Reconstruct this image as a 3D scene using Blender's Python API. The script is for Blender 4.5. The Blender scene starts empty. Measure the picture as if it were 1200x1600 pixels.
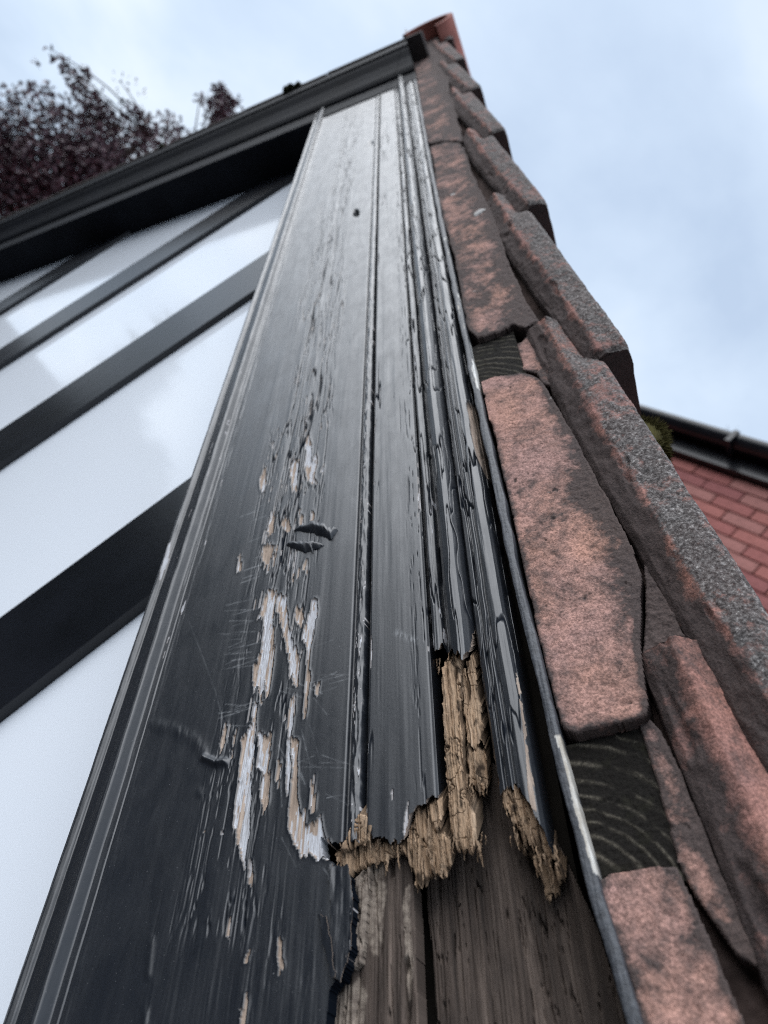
import bpy, math, random
import numpy as np
random.seed(7)
rng = np.random.default_rng(11)
SC = bpy.context.scene
COL = SC.collection

# ------------------------------------------------------------------ frame
# Local frame of the gable face: u across the bargeboard (outwards, to the tiles),
# v along the rake (upwards), w out of the wall towards the viewer. One unit is 0.83 mm.
S = 0.00083
CAMZ = 2.1
H = 300.0                      # distance of the lens from the board face, in units
F = 1100.0                     # focal length in photograph pixels (1200 wide)
def nrm(a):
    a = np.array(a, float); return a / np.linalg.norm(a)
E1 = nrm((0, 930, F))
N_ = np.cross(E1, nrm((3570, 2909, F))); N_ /= np.linalg.norm(N_)
if N_[2] > 0: N_ = -N_
E2 = np.cross(N_, E1)
if E2[0] < 0: E2 = -E2
TH = math.radians(35.0)        # roof pitch
UPu, UPv = math.cos(TH), math.sin(TH)
def to_world(P):
    P = np.asarray(P, float)
    u, v, w = P[..., 0], P[..., 1], P[..., 2]
    X = UPv * u - UPu * v
    Z = UPu * u + UPv * v
    return np.stack([X * S, -(w - H) * S - H * S, Z * S + CAMZ], -1)
def uv_at(px, py, w=0.0):
    r = np.array([px - 600.0, 800.0 - py, F])
    P = r * ((w - H) / (r @ N_))
    return np.array([P @ E2, P @ E1])
def to_px(u, v, w):
    cx = E2[0] * u + E1[0] * v + N_[0] * (w - H)
    cy = E2[1] * u + E1[1] * v + N_[1] * (w - H)
    cz = E2[2] * u + E1[2] * v + N_[2] * (w - H)
    cz = np.maximum(cz, 1e-3)
    return 600 + F * cx / cz, 800 - F * cy / cz

# ------------------------------------------------------------------ camera
from mathutils import Matrix, Vector
AX = UPv * E2 - UPu * E1; AZ = UPu * E2 + UPv * E1; AY = -N_
M = np.stack([AX, AY, AZ])                       # world axes in camera coordinates
cam = bpy.data.objects.new('camera', bpy.data.cameras.new('camera')); COL.objects.link(cam)
R = Matrix(((M[0, 0], M[0, 1], -M[0, 2]), (M[1, 0], M[1, 1], -M[1, 2]), (M[2, 0], M[2, 1], -M[2, 2])))
cam.matrix_world = Matrix.Translation(Vector((0, -H * S, CAMZ))) @ R.to_4x4()
cam.data.sensor_fit = 'HORIZONTAL'; cam.data.sensor_width = 36
cam.data.lens = F / 1200 * 36
cam.data.clip_start = 0.01; cam.data.clip_end = 2000
cam.data.dof.use_dof = True
fp = uv_at(560, 1060)
cam.data.dof.focus_distance = float(E2[2] * fp[0] + E1[2] * fp[1] + N_[2] * (-H)) * S
cam.data.dof.aperture_fstop = cam.data.lens / 2.4
SC.camera = cam

# ------------------------------------------------------------------ world, sun, exposure
wd = bpy.data.worlds.new("World"); SC.world = wd; wd.use_nodes = True
SUN_EL, SUN_AZ = math.radians(40), math.radians(213)      # azimuth clockwise from +Y: in front of the gable
nt = wd.node_tree; nt.nodes.clear()
def nd(t, typ, **kw):
    n = t.nodes.new(typ)
    for k, v in kw.items():
        if k in n.inputs.keys(): n.inputs[k].default_value = v
        else: setattr(n, k, v)
    return n
out = nd(nt, 'ShaderNodeOutputWorld'); bg = nd(nt, 'ShaderNodeBackground', Strength=0.1)
sky = nd(nt, 'ShaderNodeTexSky'); sky.sky_type = 'NISHITA'; sky.sun_disc = False
sky.sun_elevation = SUN_EL; sky.sun_rotation = SUN_AZ; sky.air_density = 1.2; sky.dust_density = 1.5
tc = nd(nt, 'ShaderNodeTexCoord')
sep = nd(nt, 'ShaderNodeSeparateXYZ'); nt.links.new(tc.outputs['Generated'], sep.inputs[0])
den = nd(nt, 'ShaderNodeMath', operation='ADD'); nt.links.new(sep.outputs[2], den.inputs[0]); den.inputs[1].default_value = 0.55
den2 = nd(nt, 'ShaderNodeMath', operation='MAXIMUM'); nt.links.new(den.outputs[0], den2.inputs[0]); den2.inputs[1].default_value = 0.2
cmb = nd(nt, 'ShaderNodeCombineXYZ'); cmb.inputs[2].default_value = 3.7
for i in (0, 1):
    dv = nd(nt, 'ShaderNodeMath', operation='DIVIDE'); nt.links.new(sep.outputs[i], dv.inputs[0]); nt.links.new(den2.outputs[0], dv.inputs[1])
    nt.links.new(dv.outputs[0], cmb.inputs[i])
n1 = nd(nt, 'ShaderNodeTexNoise', Scale=1.6, Detail=8.0, Roughness=0.52, Distortion=0.35); nt.links.new(cmb.outputs[0], n1.inputs['Vector'])
n2 = nd(nt, 'ShaderNodeTexNoise', Scale=0.9, Detail=3.0, Roughness=0.5, Distortion=0.2); nt.links.new(cmb.outputs[0], n2.inputs['Vector'])
cr = nd(nt, 'ShaderNodeValToRGB'); nt.links.new(n1.outputs[0], cr.inputs[0])
cr.color_ramp.elements[0].position = 0.38; cr.color_ramp.elements[0].color = (2.5, 3.08, 3.95, 1)
cr.color_ramp.elements[1].position = 0.64; cr.color_ramp.elements[1].color = (4.45, 4.8, 5.15, 1)
e = cr.color_ramp.elements.new(0.5); e.color = (3.2, 3.8, 4.6, 1)
r2 = nd(nt, 'ShaderNodeMapRange'); nt.links.new(n2.outputs[0], r2.inputs[0])
r2.inputs[1].default_value = 0.3; r2.inputs[2].default_value = 0.75; r2.inputs[3].default_value = 0.88; r2.inputs[4].default_value = 0.99
mx = nd(nt, 'ShaderNodeMixRGB'); nt.links.new(r2.outputs[0], mx.inputs[0])
nt.links.new(sky.outputs[0], mx.inputs[1]); nt.links.new(cr.outputs[0], mx.inputs[2])
nt.links.new(mx.outputs[0], bg.inputs[0]); nt.links.new(bg.outputs[0], out.inputs[0])
sl = bpy.data.lights.new('sun', 'SUN'); sl.energy = 1.4; sl.angle = math.radians(72); sl.color = (0.97, 0.98, 1.0)
so = bpy.data.objects.new('sun', sl); COL.objects.link(so)
sd = Vector((math.sin(SUN_AZ) * math.cos(SUN_EL), math.cos(SUN_AZ) * math.cos(SUN_EL), math.sin(SUN_EL)))
so.rotation_euler = sd.to_track_quat('Z', 'Y').to_euler(); so.location = (0, -5, 9)
SC.view_settings.view_transform = 'Standard'; SC.view_settings.look = 'None'
SC.view_settings.gamma = 1.0; SC.view_settings.use_curve_mapping = False
SC.view_settings.exposure = 1.15
SC.render.engine = 'CYCLES'
SC.cycles.filter_width = 1.05; SC.cycles.use_denoising = False

# ------------------------------------------------------------------ noise
TAB = rng.random((8, 256, 256))
def vn(x, y, seed=0):
    x = np.asarray(x, float); y = np.asarray(y, float)
    xi = np.floor(x).astype(int); yi = np.floor(y).astype(int)
    fx = x - xi; fy = y - yi
    fx = fx * fx * fx * (fx * (fx * 6 - 15) + 10); fy = fy * fy * fy * (fy * (fy * 6 - 15) + 10)
    T = TAB[seed % 8]; o = seed * 37
    a = T[(xi + o) & 255, yi & 255]; b = T[(xi + 1 + o) & 255, yi & 255]
    c = T[(xi + o) & 255, (yi + 1) & 255]; d = T[(xi + 1 + o) & 255, (yi + 1) & 255]
    return (a * (1 - fx) + b * fx) * (1 - fy) + (c * (1 - fx) + d * fx) * fy
def fbm(x, y, octv=4, seed=0, gain=0.5):
    s = 0; a = 1; t = 0
    for i in range(octv):
        s = s + a * vn(x * 2 ** i + 17.3 * i, y * 2 ** i + 9.1 * i, seed + i); t += a; a *= gain
    return s / t * 2 - 1
def sm(a, b, x):
    t = np.clip((x - a) / (b - a), 0, 1); return t * t * (3 - 2 * t)
def inpoly(X, Y, poly):
    poly = np.array(poly, float)
    r = np.zeros(X.shape, bool)
    bb = (X >= poly[:, 0].min()) & (X <= poly[:, 0].max()) & (Y >= poly[:, 1].min()) & (Y <= poly[:, 1].max())
    if not bb.any(): return r
    x = X[bb]; y = Y[bb]; k = np.zeros(x.shape, bool)
    n = len(poly)
    for i in range(n):
        x1, y1 = poly[i]; x2, y2 = poly[(i + 1) % n]
        if y1 == y2: continue
        c = ((y1 > y) != (y2 > y)) & (x < (x2 - x1) * (y - y1) / (y2 - y1) + x1)
        k ^= c
    r[bb] = k
    return r
def dline(X, Y, pts, reach=30):
    D = np.full(X.shape, 1e6)
    p = np.array(pts, float)
    bb = (X > p[:, 0].min() - reach) & (X < p[:, 0].max() + reach) & (Y > p[:, 1].min() - reach) & (Y < p[:, 1].max() + reach)
    if not bb.any(): return D
    x = X[bb]; y = Y[bb]; d = np.full(x.shape, 1e6)
    for (x1, y1), (x2, y2) in zip(pts[:-1], pts[1:]):
        dx, dy = x2 - x1, y2 - y1
        t = np.clip(((x - x1) * dx + (y - y1) * dy) / (dx * dx + dy * dy + 1e-9), 0, 1)
        d = np.minimum(d, np.hypot(x - x1 - t * dx, y - y1 - t * dy))
    D[bb] = d
    return D
def blur(a, k):
    for ax in (0, 1):
        p = np.cumsum(np.insert(np.pad(a, [(k, k) if i == ax else (0, 0) for i in (0, 1)], mode='edge'), 0, 0, axis=ax), axis=ax)
        n = a.shape[ax]
        hi = np.take(p, range(2 * k + 1, 2 * k + 1 + n), axis=ax); lo = np.take(p, range(0, n), axis=ax)
        a = (hi - lo) / (2 * k + 1)
    return a

# ------------------------------------------------------------------ object helpers
def tag(o, label=None, cat=None, group=None, kind=None):
    if label: o['label'] = label
    if cat: o['category'] = cat
    if group: o['group'] = group
    if kind: o['kind'] = kind
    return o
def thing(name, label, cat, loc=(0, 0, 0), group=None):
    o = bpy.data.objects.new(name, None); COL.objects.link(o); o.location = loc; o.empty_display_size = 0.05
    o['_loc'] = list(map(float, loc))
    return tag(o, label, cat, group)
def rootloc(p):
    l = np.zeros(3)
    while p is not None:
        l += np.array(p.location); p = p.parent
    return l
def mesh(name, V, Fq, mat, parent=None, attrs=None, uv=None, smooth=True, world=False):
    V = np.asarray(V, float)
    W = V if world else to_world(V)
    W = W - rootloc(parent)
    me = bpy.data.meshes.new(name)
    Fq = np.asarray(Fq)
    n, k = Fq.shape
    me.vertices.add(len(W)); me.vertices.foreach_set('co', W.astype(np.float32).ravel())
    me.loops.add(n * k); me.loops.foreach_set('vertex_index', Fq.astype(np.int32).ravel())
    me.polygons.add(n); me.polygons.foreach_set('loop_start', np.arange(0, n * k, k, dtype=np.int32))
    me.polygons.foreach_set('loop_total', np.full(n, k, np.int32))
    me.polygons.foreach_set('use_smooth', np.full(n, smooth))
    for nm, a in (attrs or {}).items():
        at = me.attributes.new(nm, 'FLOAT', 'POINT'); at.data.foreach_set('value', np.asarray(a, np.float32).ravel())
    if uv is None: uv = V[:, :2] / 100.0 if not world else W[:, [0, 2]]
    ul = me.uv_layers.new(name='UVMap'); ul.data.foreach_set('uv', np.asarray(uv, np.float32)[Fq.ravel()].ravel())
    me.update(calc_edges=True); me.validate()
    me.materials.append(mat)
    o = bpy.data.objects.new(name, me); COL.objects.link(o)
    if parent is not None: o.parent = parent
    return o
def sheet(name, U, V, W, mat, parent, keep=None, back=0.0, attrs=None, skirt_attr=None, slant=0.0, smooth=True):
    """a relief on a grid (rows along v, columns along u), trimmed by keep, its rim turned back by `back` units"""
    Rn, Cn = U.shape
    if mat is M_PAINT:                       # the right hand boards stop under the far rake
        below = LP[0] * U + LP[1] * V < 1925
        keep = below if keep is None else keep & below
    idx = np.arange(Rn * Cn).reshape(Rn, Cn)
    q = np.stack([idx[:-1, :-1], idx[:-1, 1:], idx[1:, 1:], idx[1:, :-1]], -1).reshape(-1, 4)
    P = np.stack([U, V, W], -1).reshape(-1, 3)
    A = {k: np.asarray(a, float).ravel() for k, a in (attrs or {}).items()}
    if keep is not None:
        kf = keep.ravel(); q = q[kf[q].all(1)]
    if back:
        e = np.concatenate([q[:, [0, 1]], q[:, [1, 2]], q[:, [2, 3]], q[:, [3, 0]]])
        key = np.minimum(e[:, 0], e[:, 1]) * (Rn * Cn) + np.maximum(e[:, 0], e[:, 1])
        _, inv, cnt = np.unique(key, return_inverse=True, return_counts=True)
        b = e[cnt[inv] == 1]
        n0 = len(P); m = len(b)
        a0, a1 = P[b[:, 0]], P[b[:, 1]]
        off = np.array([0, slant * back, -back])
        P = np.concatenate([P, a0, a1, a0 + off, a1 + off])
        for k in A:
            s0, s1 = A[k][b[:, 0]], A[k][b[:, 1]]
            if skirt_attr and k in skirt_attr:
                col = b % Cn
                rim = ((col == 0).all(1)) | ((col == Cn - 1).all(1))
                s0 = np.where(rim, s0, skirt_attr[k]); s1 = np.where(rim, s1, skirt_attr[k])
            A[k] = np.concatenate([A[k], s0, s1, s0, s1])
        r = np.arange(m)
        q = np.concatenate([q, np.stack([n0 + m + r, n0 + r, n0 + 2 * m + r, n0 + 3 * m + r], -1)])
    used = np.zeros(len(P), bool); used[q.ravel()] = True
    remap = np.cumsum(used) - 1
    return mesh(name, P[used], remap[q], mat, parent, {k: a[used] for k, a in A.items()}, smooth=smooth)
def box_world(c, sx, sy, sz):
    x, y, z = c
    V = [(x + i * sx / 2, y + j * sy / 2, z + k * sz / 2) for k in (-1, 1) for j in (-1, 1) for i in (-1, 1)]
    Fq = [(0, 2, 3, 1), (4, 5, 7, 6), (0, 1, 5, 4), (2, 6, 7, 3), (0, 4, 6, 2), (1, 3, 7, 5)]
    return np.array(V), np.array(Fq)
def sweep(profile, path_a, path_b, closed=True):
    """prism: profile [(p,w)] carried between two local frames given as functions"""
    n = len(profile)
    V = [path_a(p, w) for p, w in profile] + [path_b(p, w) for p, w in profile]
    Fq = [(i, (i + 1) % n, n + (i + 1) % n, n + i) for i in range(n if closed else n - 1)]
    return np.array(V, float), np.array(Fq)
vrow = lambda y: uv_at(600, y)[1]

# ------------------------------------------------------------------ materials
def mat(name):
    m = bpy.data.materials.new(name); m.use_nodes = True
    t = m.node_tree; t.nodes.clear()
    o = nd(t, 'ShaderNodeOutputMaterial'); b = nd(t, 'ShaderNodeBsdfPrincipled'); t.links.new(b.outputs[0], o.inputs[0])
    return m, t, b
def link(t, a, b): t.links.new(a, b)
def coords(t, kind='UV', scale=(1, 1, 1)):
    c = nd(t, 'ShaderNodeTexCoord'); mp = nd(t, 'ShaderNodeMapping'); mp.inputs['Scale'].default_value = scale
    link(t, c.outputs[kind], mp.inputs[0]); return mp.outputs[0]
def noise(t, vec, scale, detail=5, rough=0.55, dist=0.0):
    n = nd(t, 'ShaderNodeTexNoise', Scale=scale, Detail=detail, Roughness=rough, Distortion=dist); link(t, vec, n.inputs['Vector']); return n.outputs[0]
def ramp(t, fac, *stops):
    r = nd(t, 'ShaderNodeValToRGB'); link(t, fac, r.inputs[0]); el = r.color_ramp.elements
    for i, (p, c) in enumerate(stops):
        e = el[i] if i < 2 else el.new(p)
        e.position = p; e.color = (c, c, c, 1) if isinstance(c, (int, float)) else (*c, 1)
    return r.outputs[0]
def mixc(t, fac, a, b, mode='MIX'):
    m = nd(t, 'ShaderNodeMixRGB', blend_type=mode)
    for i, x in ((0, fac), (1, a), (2, b)):
        if isinstance(x, bpy.types.NodeSocket): link(t, x, m.inputs[i])
        else: m.inputs[i].default_value = x if i == 0 else (*x, 1)
    return m.outputs[0]
def attr(t, name):
    a = nd(t, 'ShaderNodeAttribute'); a.attribute_name = name; return a.outputs['Fac']
def bump(t, b, hgt, strength, dist, base=None):
    n = nd(t, 'ShaderNodeBump', Strength=strength, Distance=dist); link(t, hgt, n.inputs['Height'])
    if base: link(t, base, n.inputs['Normal'])
    link(t, n.outputs[0], b.inputs['Normal']); return n.outputs[0]
def math_(t, op, a, b):
    m = nd(t, 'ShaderNodeMath', operation=op)
    for i, x in enumerate((a, b)):
        if isinstance(x, bpy.types.NodeSocket): link(t, x, m.inputs[i])
        else: m.inputs[i].default_value = x
    return m.outputs[0]

def paint_material():
    m, t, b = mat('black_paint')
    uv = coords(t); fib = coords(t, scale=(60, 3.0, 1)); fine = coords(t, scale=(160, 9, 1))
    # wood under the paint
    g = noise(t, fib, 1.0, 6, 0.65, 0.4); g2 = noise(t, fine, 1.0, 4, 0.7)
    wood = ramp(t, g, (0.25, (0.19, 0.14, 0.105)), (0.72, (0.60, 0.49, 0.40)), (0.5, (0.42, 0.32, 0.25)))
    wood = mixc(t, 0.35, wood, ramp(t, g2, (0.3, 0.25), (0.7, 1.0)), 'MULTIPLY')
    prim = mixc(t, ramp(t, g2, (0.35, 0.0), (0.62, 1.0)), (0.33, 0.31, 0.31), (0.62, 0.64, 0.68))
    under = mixc(t, attr(t, 'primer'), wood, prim)
    pn = noise(t, uv, 3.0, 5, 0.6); sp = noise(t, uv, 90.0, 2, 0.5)
    pc = mixc(t, pn, (0.005, 0.007, 0.011), (0.011, 0.014, 0.020))
    pc = mixc(t, ramp(t, sp, (0.71, 0.0), (0.76, 0.55)), pc, (0.22, 0.22, 0.23))
    pc = mixc(t, attr(t, 'scratch'), pc, (0.30, 0.31, 0.32))
    bare = attr(t, 'bare')
    link(t, mixc(t, bare, pc, under), b.inputs['Base Color'])
    rg = ramp(t, noise(t, coords(t, scale=(5, 1.6, 1)), 1.6, 7, 0.7, 0.6), (0.3, 0.32), (0.7, 0.54))
    dirt = attr(t, 'dirt')
    link(t, mixc(t, math_(t, 'MAXIMUM', bare, dirt), rg, (0.9, 0.9, 0.9)), b.inputs['Roughness'])
    br = noise(t, coords(t, scale=(110, 4, 1)), 1.0, 4, 0.6)
    gr = noise(t, uv, 45.0, 4, 0.6)
    hb = math_(t, 'ADD', math_(t, 'MULTIPLY', br, 0.2), math_(t, 'MULTIPLY', gr, 0.55))
    hb = math_(t, 'ADD', hb, math_(t, 'MULTIPLY', bare, math_(t, 'MULTIPLY', g2, 3.0)))
    bump(t, b, hb, 0.28, 0.00030)
    link(t, math_(t, 'MULTIPLY', math_(t, 'SUBTRACT', 1.0, dirt), 0.6), b.inputs['Specular IOR Level'])
    b.inputs['Coat Roughness'].default_value = 0.34
    link(t, math_(t, 'MULTIPLY', math_(t, 'SUBTRACT', 1.0, math_(t, 'MAXIMUM', bare, dirt)), 0.55), b.inputs['Coat Weight'])
    return m
def rotwood_material():
    m, t, b = mat('rotten_wood')
    fib = coords(t, scale=(40, 2.2, 1)); fine = coords(t, scale=(130, 7, 1)); uv = coords(t)
    g = noise(t, fib, 1.0, 7, 0.7, 0.5); g2 = noise(t, fine, 1.0, 5, 0.7); bl = noise(t, uv, 9.0, 5, 0.6)
    c = ramp(t, g, (0.22, (0.16, 0.105, 0.070)), (0.8, (0.60, 0.455, 0.33)), (0.46, (0.45, 0.305, 0.195)))
    c = mixc(t, 0.7, c, ramp(t, g2, (0.34, 0.35), (0.6, 1.1)), 'MULTIPLY')
    c = mixc(t, ramp(t, bl, (0.54, 0.0), (0.78, 0.55)), c, (0.15, 0.105, 0.075))
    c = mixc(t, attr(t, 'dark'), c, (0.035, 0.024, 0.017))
    link(t, c, b.inputs['Base Color']); b.inputs['Roughness'].default_value = 0.9
    b.inputs['Specular IOR Level'].default_value = 0.2
    bump(t, b, math_(t, 'ADD', g, g2), 0.9, 0.0008)
    return m
def oldwood_material():
    m, t, b = mat('old_timber')
    fib = coords(t, scale=(26, 1.2, 1)); fine = coords(t, scale=(120, 4, 1)); uv = coords(t)
    g = noise(t, fib, 1.0, 7, 0.65, 0.5); g2 = noise(t, fine, 1.0, 5, 0.7); bl = noise(t, coords(t, scale=(5, 2.2, 1)), 1.0, 5, 0.6)
    c = ramp(t, g, (0.28, (0.026, 0.020, 0.017)), (0.76, (0.23, 0.178, 0.147)), (0.5, (0.098, 0.074, 0.061)))
    c = mixc(t, 0.5, c, ramp(t, g2, (0.3, 0.45), (0.7, 1.0)), 'MULTIPLY')
    c = mixc(t, ramp(t, bl, (0.45, 0.0), (0.75, 0.7)), c, (0.030, 0.024, 0.021))
    c = mixc(t, attr(t, 'pale'), c, mixc(t, ramp(t, noise(t, uv, 22.0, 5, 0.7), (0.35, 0.0), (0.7, 1.0)), (0.11, 0.085, 0.070), (0.36, 0.30, 0.245)))
    link(t, c, b.inputs['Base Color']); b.inputs['Roughness'].default_value = 0.85
    b.inputs['Specular IOR Level'].default_value = 0.25
    bump(t, b, math_(t, 'ADD', g, g2), 0.8, 0.0009)
    return m
def clay_material(name, pink, soot_shade, lich):
    m, t, b = mat(name)
    oc = coords(t, 'Object')
    rnd = nd(t, 'ShaderNodeObjectInfo')
    ad = nd(t, 'ShaderNodeVectorMath', operation='ADD'); link(t, oc, ad.inputs[0])
    sc = nd(t, 'ShaderNodeVectorMath', operation='SCALE'); link(t, rnd.outputs['Random'], sc.inputs['Scale']); sc.inputs[0].default_value = (7, 3, 5)
    link(t, sc.outputs[0], ad.inputs[1]); oc = ad.outputs[0]
    gr = noise(t, oc, 900.0, 3, 0.65); md = noise(t, oc, 160.0, 6, 0.7); lg = noise(t, oc, 32.0, 6, 0.68, 0.4); lg2 = noise(t, oc, 20.0, 5, 0.62, 0.5)
    c = mixc(t, ramp(t, lg2, (0.35, 0.0), (0.68, 1.0)), pink, tuple(x * y for x, y in zip(pink, (1.22, 1.12, 0.98))))
    c = mixc(t, 0.62, c, ramp(t, gr, (0.36, 0.25), (0.64, 1.3)), 'MULTIPLY')
    so = math_(t, 'ADD', math_(t, 'MULTIPLY', lg, 0.62), math_(t, 'MULTIPLY', md, 0.38))
    so = math_(t, 'ADD', so, math_(t, 'MULTIPLY', attr(t, 'soot_shade'), 0.34))
    c = mixc(t, ramp(t, so, (0.50 - soot_shade, 0.0), (0.66 - soot_shade, 0.92)), c, mixc(t, gr, (0.022, 0.020, 0.020), (0.085, 0.075, 0.072)))
    lc = math_(t, 'ADD', math_(t, 'MULTIPLY', md, 0.5), math_(t, 'MULTIPLY', lg2, 0.5))
    lc = math_(t, 'ADD', lc, math_(t, 'MULTIPLY', attr(t, 'lichen'), 0.25))
    sp = noise(t, oc, 560.0, 5, 0.8)
    lcol = ramp(t, sp, (0.38, (0.022, 0.020, 0.020)), (0.70, (0.55, 0.53, 0.51)), (0.5, (0.10, 0.092, 0.089)), (0.59, (0.215, 0.20, 0.192)))
    c = mixc(t, ramp(t, lc, (0.62 - lich, 0.0), (0.74 - lich, 0.95)), c, lcol)
    wh = noise(t, oc, 75.0, 5, 0.6)
    c = mixc(t, ramp(t, wh, (0.70, 0.0), (0.78, 0.75)), c, (0.48, 0.46, 0.45))
    link(t, c, b.inputs['Base Color']); b.inputs['Roughness'].default_value = 0.9; b.inputs['Specular IOR Level'].default_value = 0.25
    bump(t, b, math_(t, 'ADD', math_(t, 'MULTIPLY', gr, 0.6), md), 0.75, 0.0011)
    return m
def simple(name, col, rough=0.6, var=0.25, scale=30.0, bmp=0.0, kind='Object', spec=0.4, bd=0.002):
    m, t, b = mat(name)
    oc = coords(t, kind); n = noise(t, oc, scale, 5, 0.6)
    lo = tuple(x * (1 - var) for x in col); hi = tuple(min(1, x * (1 + var)) for x in col)
    link(t, mixc(t, ramp(t, n, (0.3, 0.0), (0.7, 1.0)), lo, hi), b.inputs['Base Color'])
    b.inputs['Roughness'].default_value = rough; b.inputs['Specular IOR Level'].default_value = spec
    if bmp: bump(t, b, n, bmp, bd)
    return m
M_PAINT = paint_material(); M_ROT = rotwood_material(); M_OLD = oldwood_material()
M_BLOCK = clay_material('pink_clay', (0.46, 0.275, 0.24), 0.045, -0.10)
M_TILE = clay_material('lichen_clay', (0.36, 0.19, 0.165), 0.05, 0.0)
M_BED = simple('mortar', (0.060, 0.042, 0.037), 0.95, 0.5, 60, 0.8, spec=0.1)
M_BLACK = simple('black_gloss', (0.007, 0.008, 0.011), 0.24, 0.3, 14, 0.15)
M_CORE = simple('dark_cavity_wood', (0.02, 0.017, 0.014), 0.95, 0.4, 20, 0.3, spec=0.1)

# ------------------------------------------------------------------ ground and house body (setting)
M_GRASS = simple('asphalt', (0.045, 0.046, 0.050), 0.95, 0.3, 3.0, 0.5, spec=0.1)
V = np.array([(-600, -600, 0), (600, -600, 0), (600, 600, 0), (-600, 600, 0)], float)
tag(mesh('ground', V, [(0, 1, 2, 3)], M_GRASS, None, world=True, smooth=False), kind='structure')

APEXQ = 2080.0                              # left rake: outer edge measured along its own normal
LD = np.array([-math.cos(math.radians(20)), math.sin(math.radians(20))])   # down the left rake, in (u, v)
LP = np.array([math.sin(math.radians(20)), math.cos(math.radians(20))])    # outwards from the left rake
def left_pt(a, q, w): return (LD[0] * a + LP[0] * q, LD[1] * a + LP[1] * q, w)

# gable wall: white infill panels between black timber studs, on a rendered wall
m, t, b = mat('white_panel_paint')
oc = coords(t, 'Object')
link(t, mixc(t, noise(t, oc, 5.0, 4, 0.5), (0.82, 0.87, 0.94), (0.86, 0.90, 0.96)), b.inputs['Base Color'])
b.inputs['Roughness'].default_value = 0.10; b.inputs['Specular IOR Level'].default_value = 0.5
b.inputs['Coat Weight'].default_value = 0.4; b.inputs['Coat Roughness'].default_value = 0.06
bump(t, b, noise(t, oc, 7.0, 3, 0.5), 0.08, 0.004)
M_PANEL = m
PW = -98.0
gable = thing('timbered_gable', 'black timbered gable with glossy white panels between upright studs', 'gable', (-1.7, 0.06, 0))
def xz_uv(X, Z): return (UPv * X + UPu * Z, -UPu * X + UPv * Z)
def studx(pts, w=-86): return float(np.mean([UPv * a - UPu * b_ for a, b_ in [uv_at(*p, w) for p in pts]]))
bars = [(studx([(0, 965), (305, 740)]), studx([(0, 1113), (240, 920)])),
        (studx([(0, 672), (415, 395)]), studx([(0, 728), (405, 443)])),
        (studx([(0, 545), (450, 258)]), studx([(0, 570), (460, 273)])),
        (studx([(0, 468), (150, 382)]), studx([(0, 490), (165, 380)]))]
BARW = abs(bars[0][0] - bars[0][1])
edges = []
for x0, x1 in bars:
    edges.append((min(x0, x1), max(x0, x1)))
pitchx = np.diff(sorted([sum(e) / 2 for e in edges])).mean()
lx = min(sum(e) / 2 for e in edges)
for k in range(1, 5): edges.append((lx - k * pitchx - 40, lx - k * pitchx + 40))
edges.append((-30, 40))
edges.sort()
def roofZ(X):          # underside lines of both rakes, (X,Z) in units
    # right rake inner line u = -318 ; left rake inner line q = 1785
    zr = (-300 - UPv * X) / UPu
    # q = LP.u*u + LP.v*v with u = UPv X + UPu Z, v = -UPu X + UPv Z
    A = LP[0] * UPv - LP[1] * UPu; B = LP[0] * UPu + LP[1] * UPv
    zl = (1800 - A * X) / B
    return min(zr, zl)
ZB = -560.0
def xprism(name, x0, x1, w0, w1, matl, parent, zb=ZB, over=0, n=2):
    xs = np.linspace(x0, x1, n)
    if x0 < XPK < x1: xs = np.sort(np.append(xs, XPK))
    P = []
    for w in (w0, w1):
        for X in xs:
            for Z in (zb, max(zb + 5, roofZ(X) + over)):
                a, b_ = xz_uv(X, Z); P.append((a, b_, w))
    k = len(xs); Fq = []
    id_ = lambda s, i, j: s * 2 * k + i * 2 + j
    for i in range(k - 1):
        Fq.append((id_(1, i, 0), id_(1, i + 1, 0), id_(1, i + 1, 1), id_(1, i, 1)))
        Fq.append((id_(0, i, 0), id_(0, i, 1), id_(0, i + 1, 1), id_(0, i + 1, 0)))
        Fq.append((id_(0, i, 1), id_(1, i, 1), id_(1, i + 1, 1), id_(0, i + 1, 1)))
        Fq.append((id_(0, i, 0), id_(0, i + 1, 0), id_(1, i + 1, 0), id_(1, i, 0)))
    Fq.append((id_(0, 0, 0), id_(1, 0, 0), id_(1, 0, 1), id_(0, 0, 1)))
    Fq.append((id_(0, k - 1, 0), id_(0, k - 1, 1), id_(1, k - 1, 1), id_(1, k - 1, 0)))
    return mesh(name, np.array(P), Fq, matl, parent, smooth=False)
_X = np.linspace(-4200, 500, 4000); XPK = float(_X[np.argmax([roofZ(x) for x in _X])])
for (a0, a1), (b0, b1) in zip(edges[:-1], edges[1:]):
    if roofZ((a1 + b0) / 2) > ZB + 40: xprism('infill_panel', a1 - 3, b0 + 3, PW - 14, PW, M_PANEL, gable, over=30)
for a0, a1 in edges:
    if roofZ((a0 + a1) / 2) > ZB + 40: xprism('stud', a0, a1, PW - 12, -86, M_BLACK, gable, over=24)
XL, XR = edges[0][0], edges[-1][1]
def zbox(x0, x1, z0, z1, w0, w1):
    P = [(*xz_uv(X, Z), w) for w in (w0, w1) for X, Z in ((x0, z0), (x1, z0), (x1, z1), (x0, z1))]
    return np.array(P), np.array([(4, 5, 6, 7), (0, 3, 2, 1), (0, 1, 5, 4), (1, 2, 6, 5), (2, 3, 7, 6), (3, 0, 4, 7)])
V, Fq = zbox(XL, XR, ZB - 190, ZB, PW - 14, -60); mesh('tie_beam', V, Fq, M_BLACK, gable, smooth=False)
M_REND = simple('cream_render', (0.55, 0.52, 0.47), 0.9, 0.12, 12, 0.4)
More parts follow.
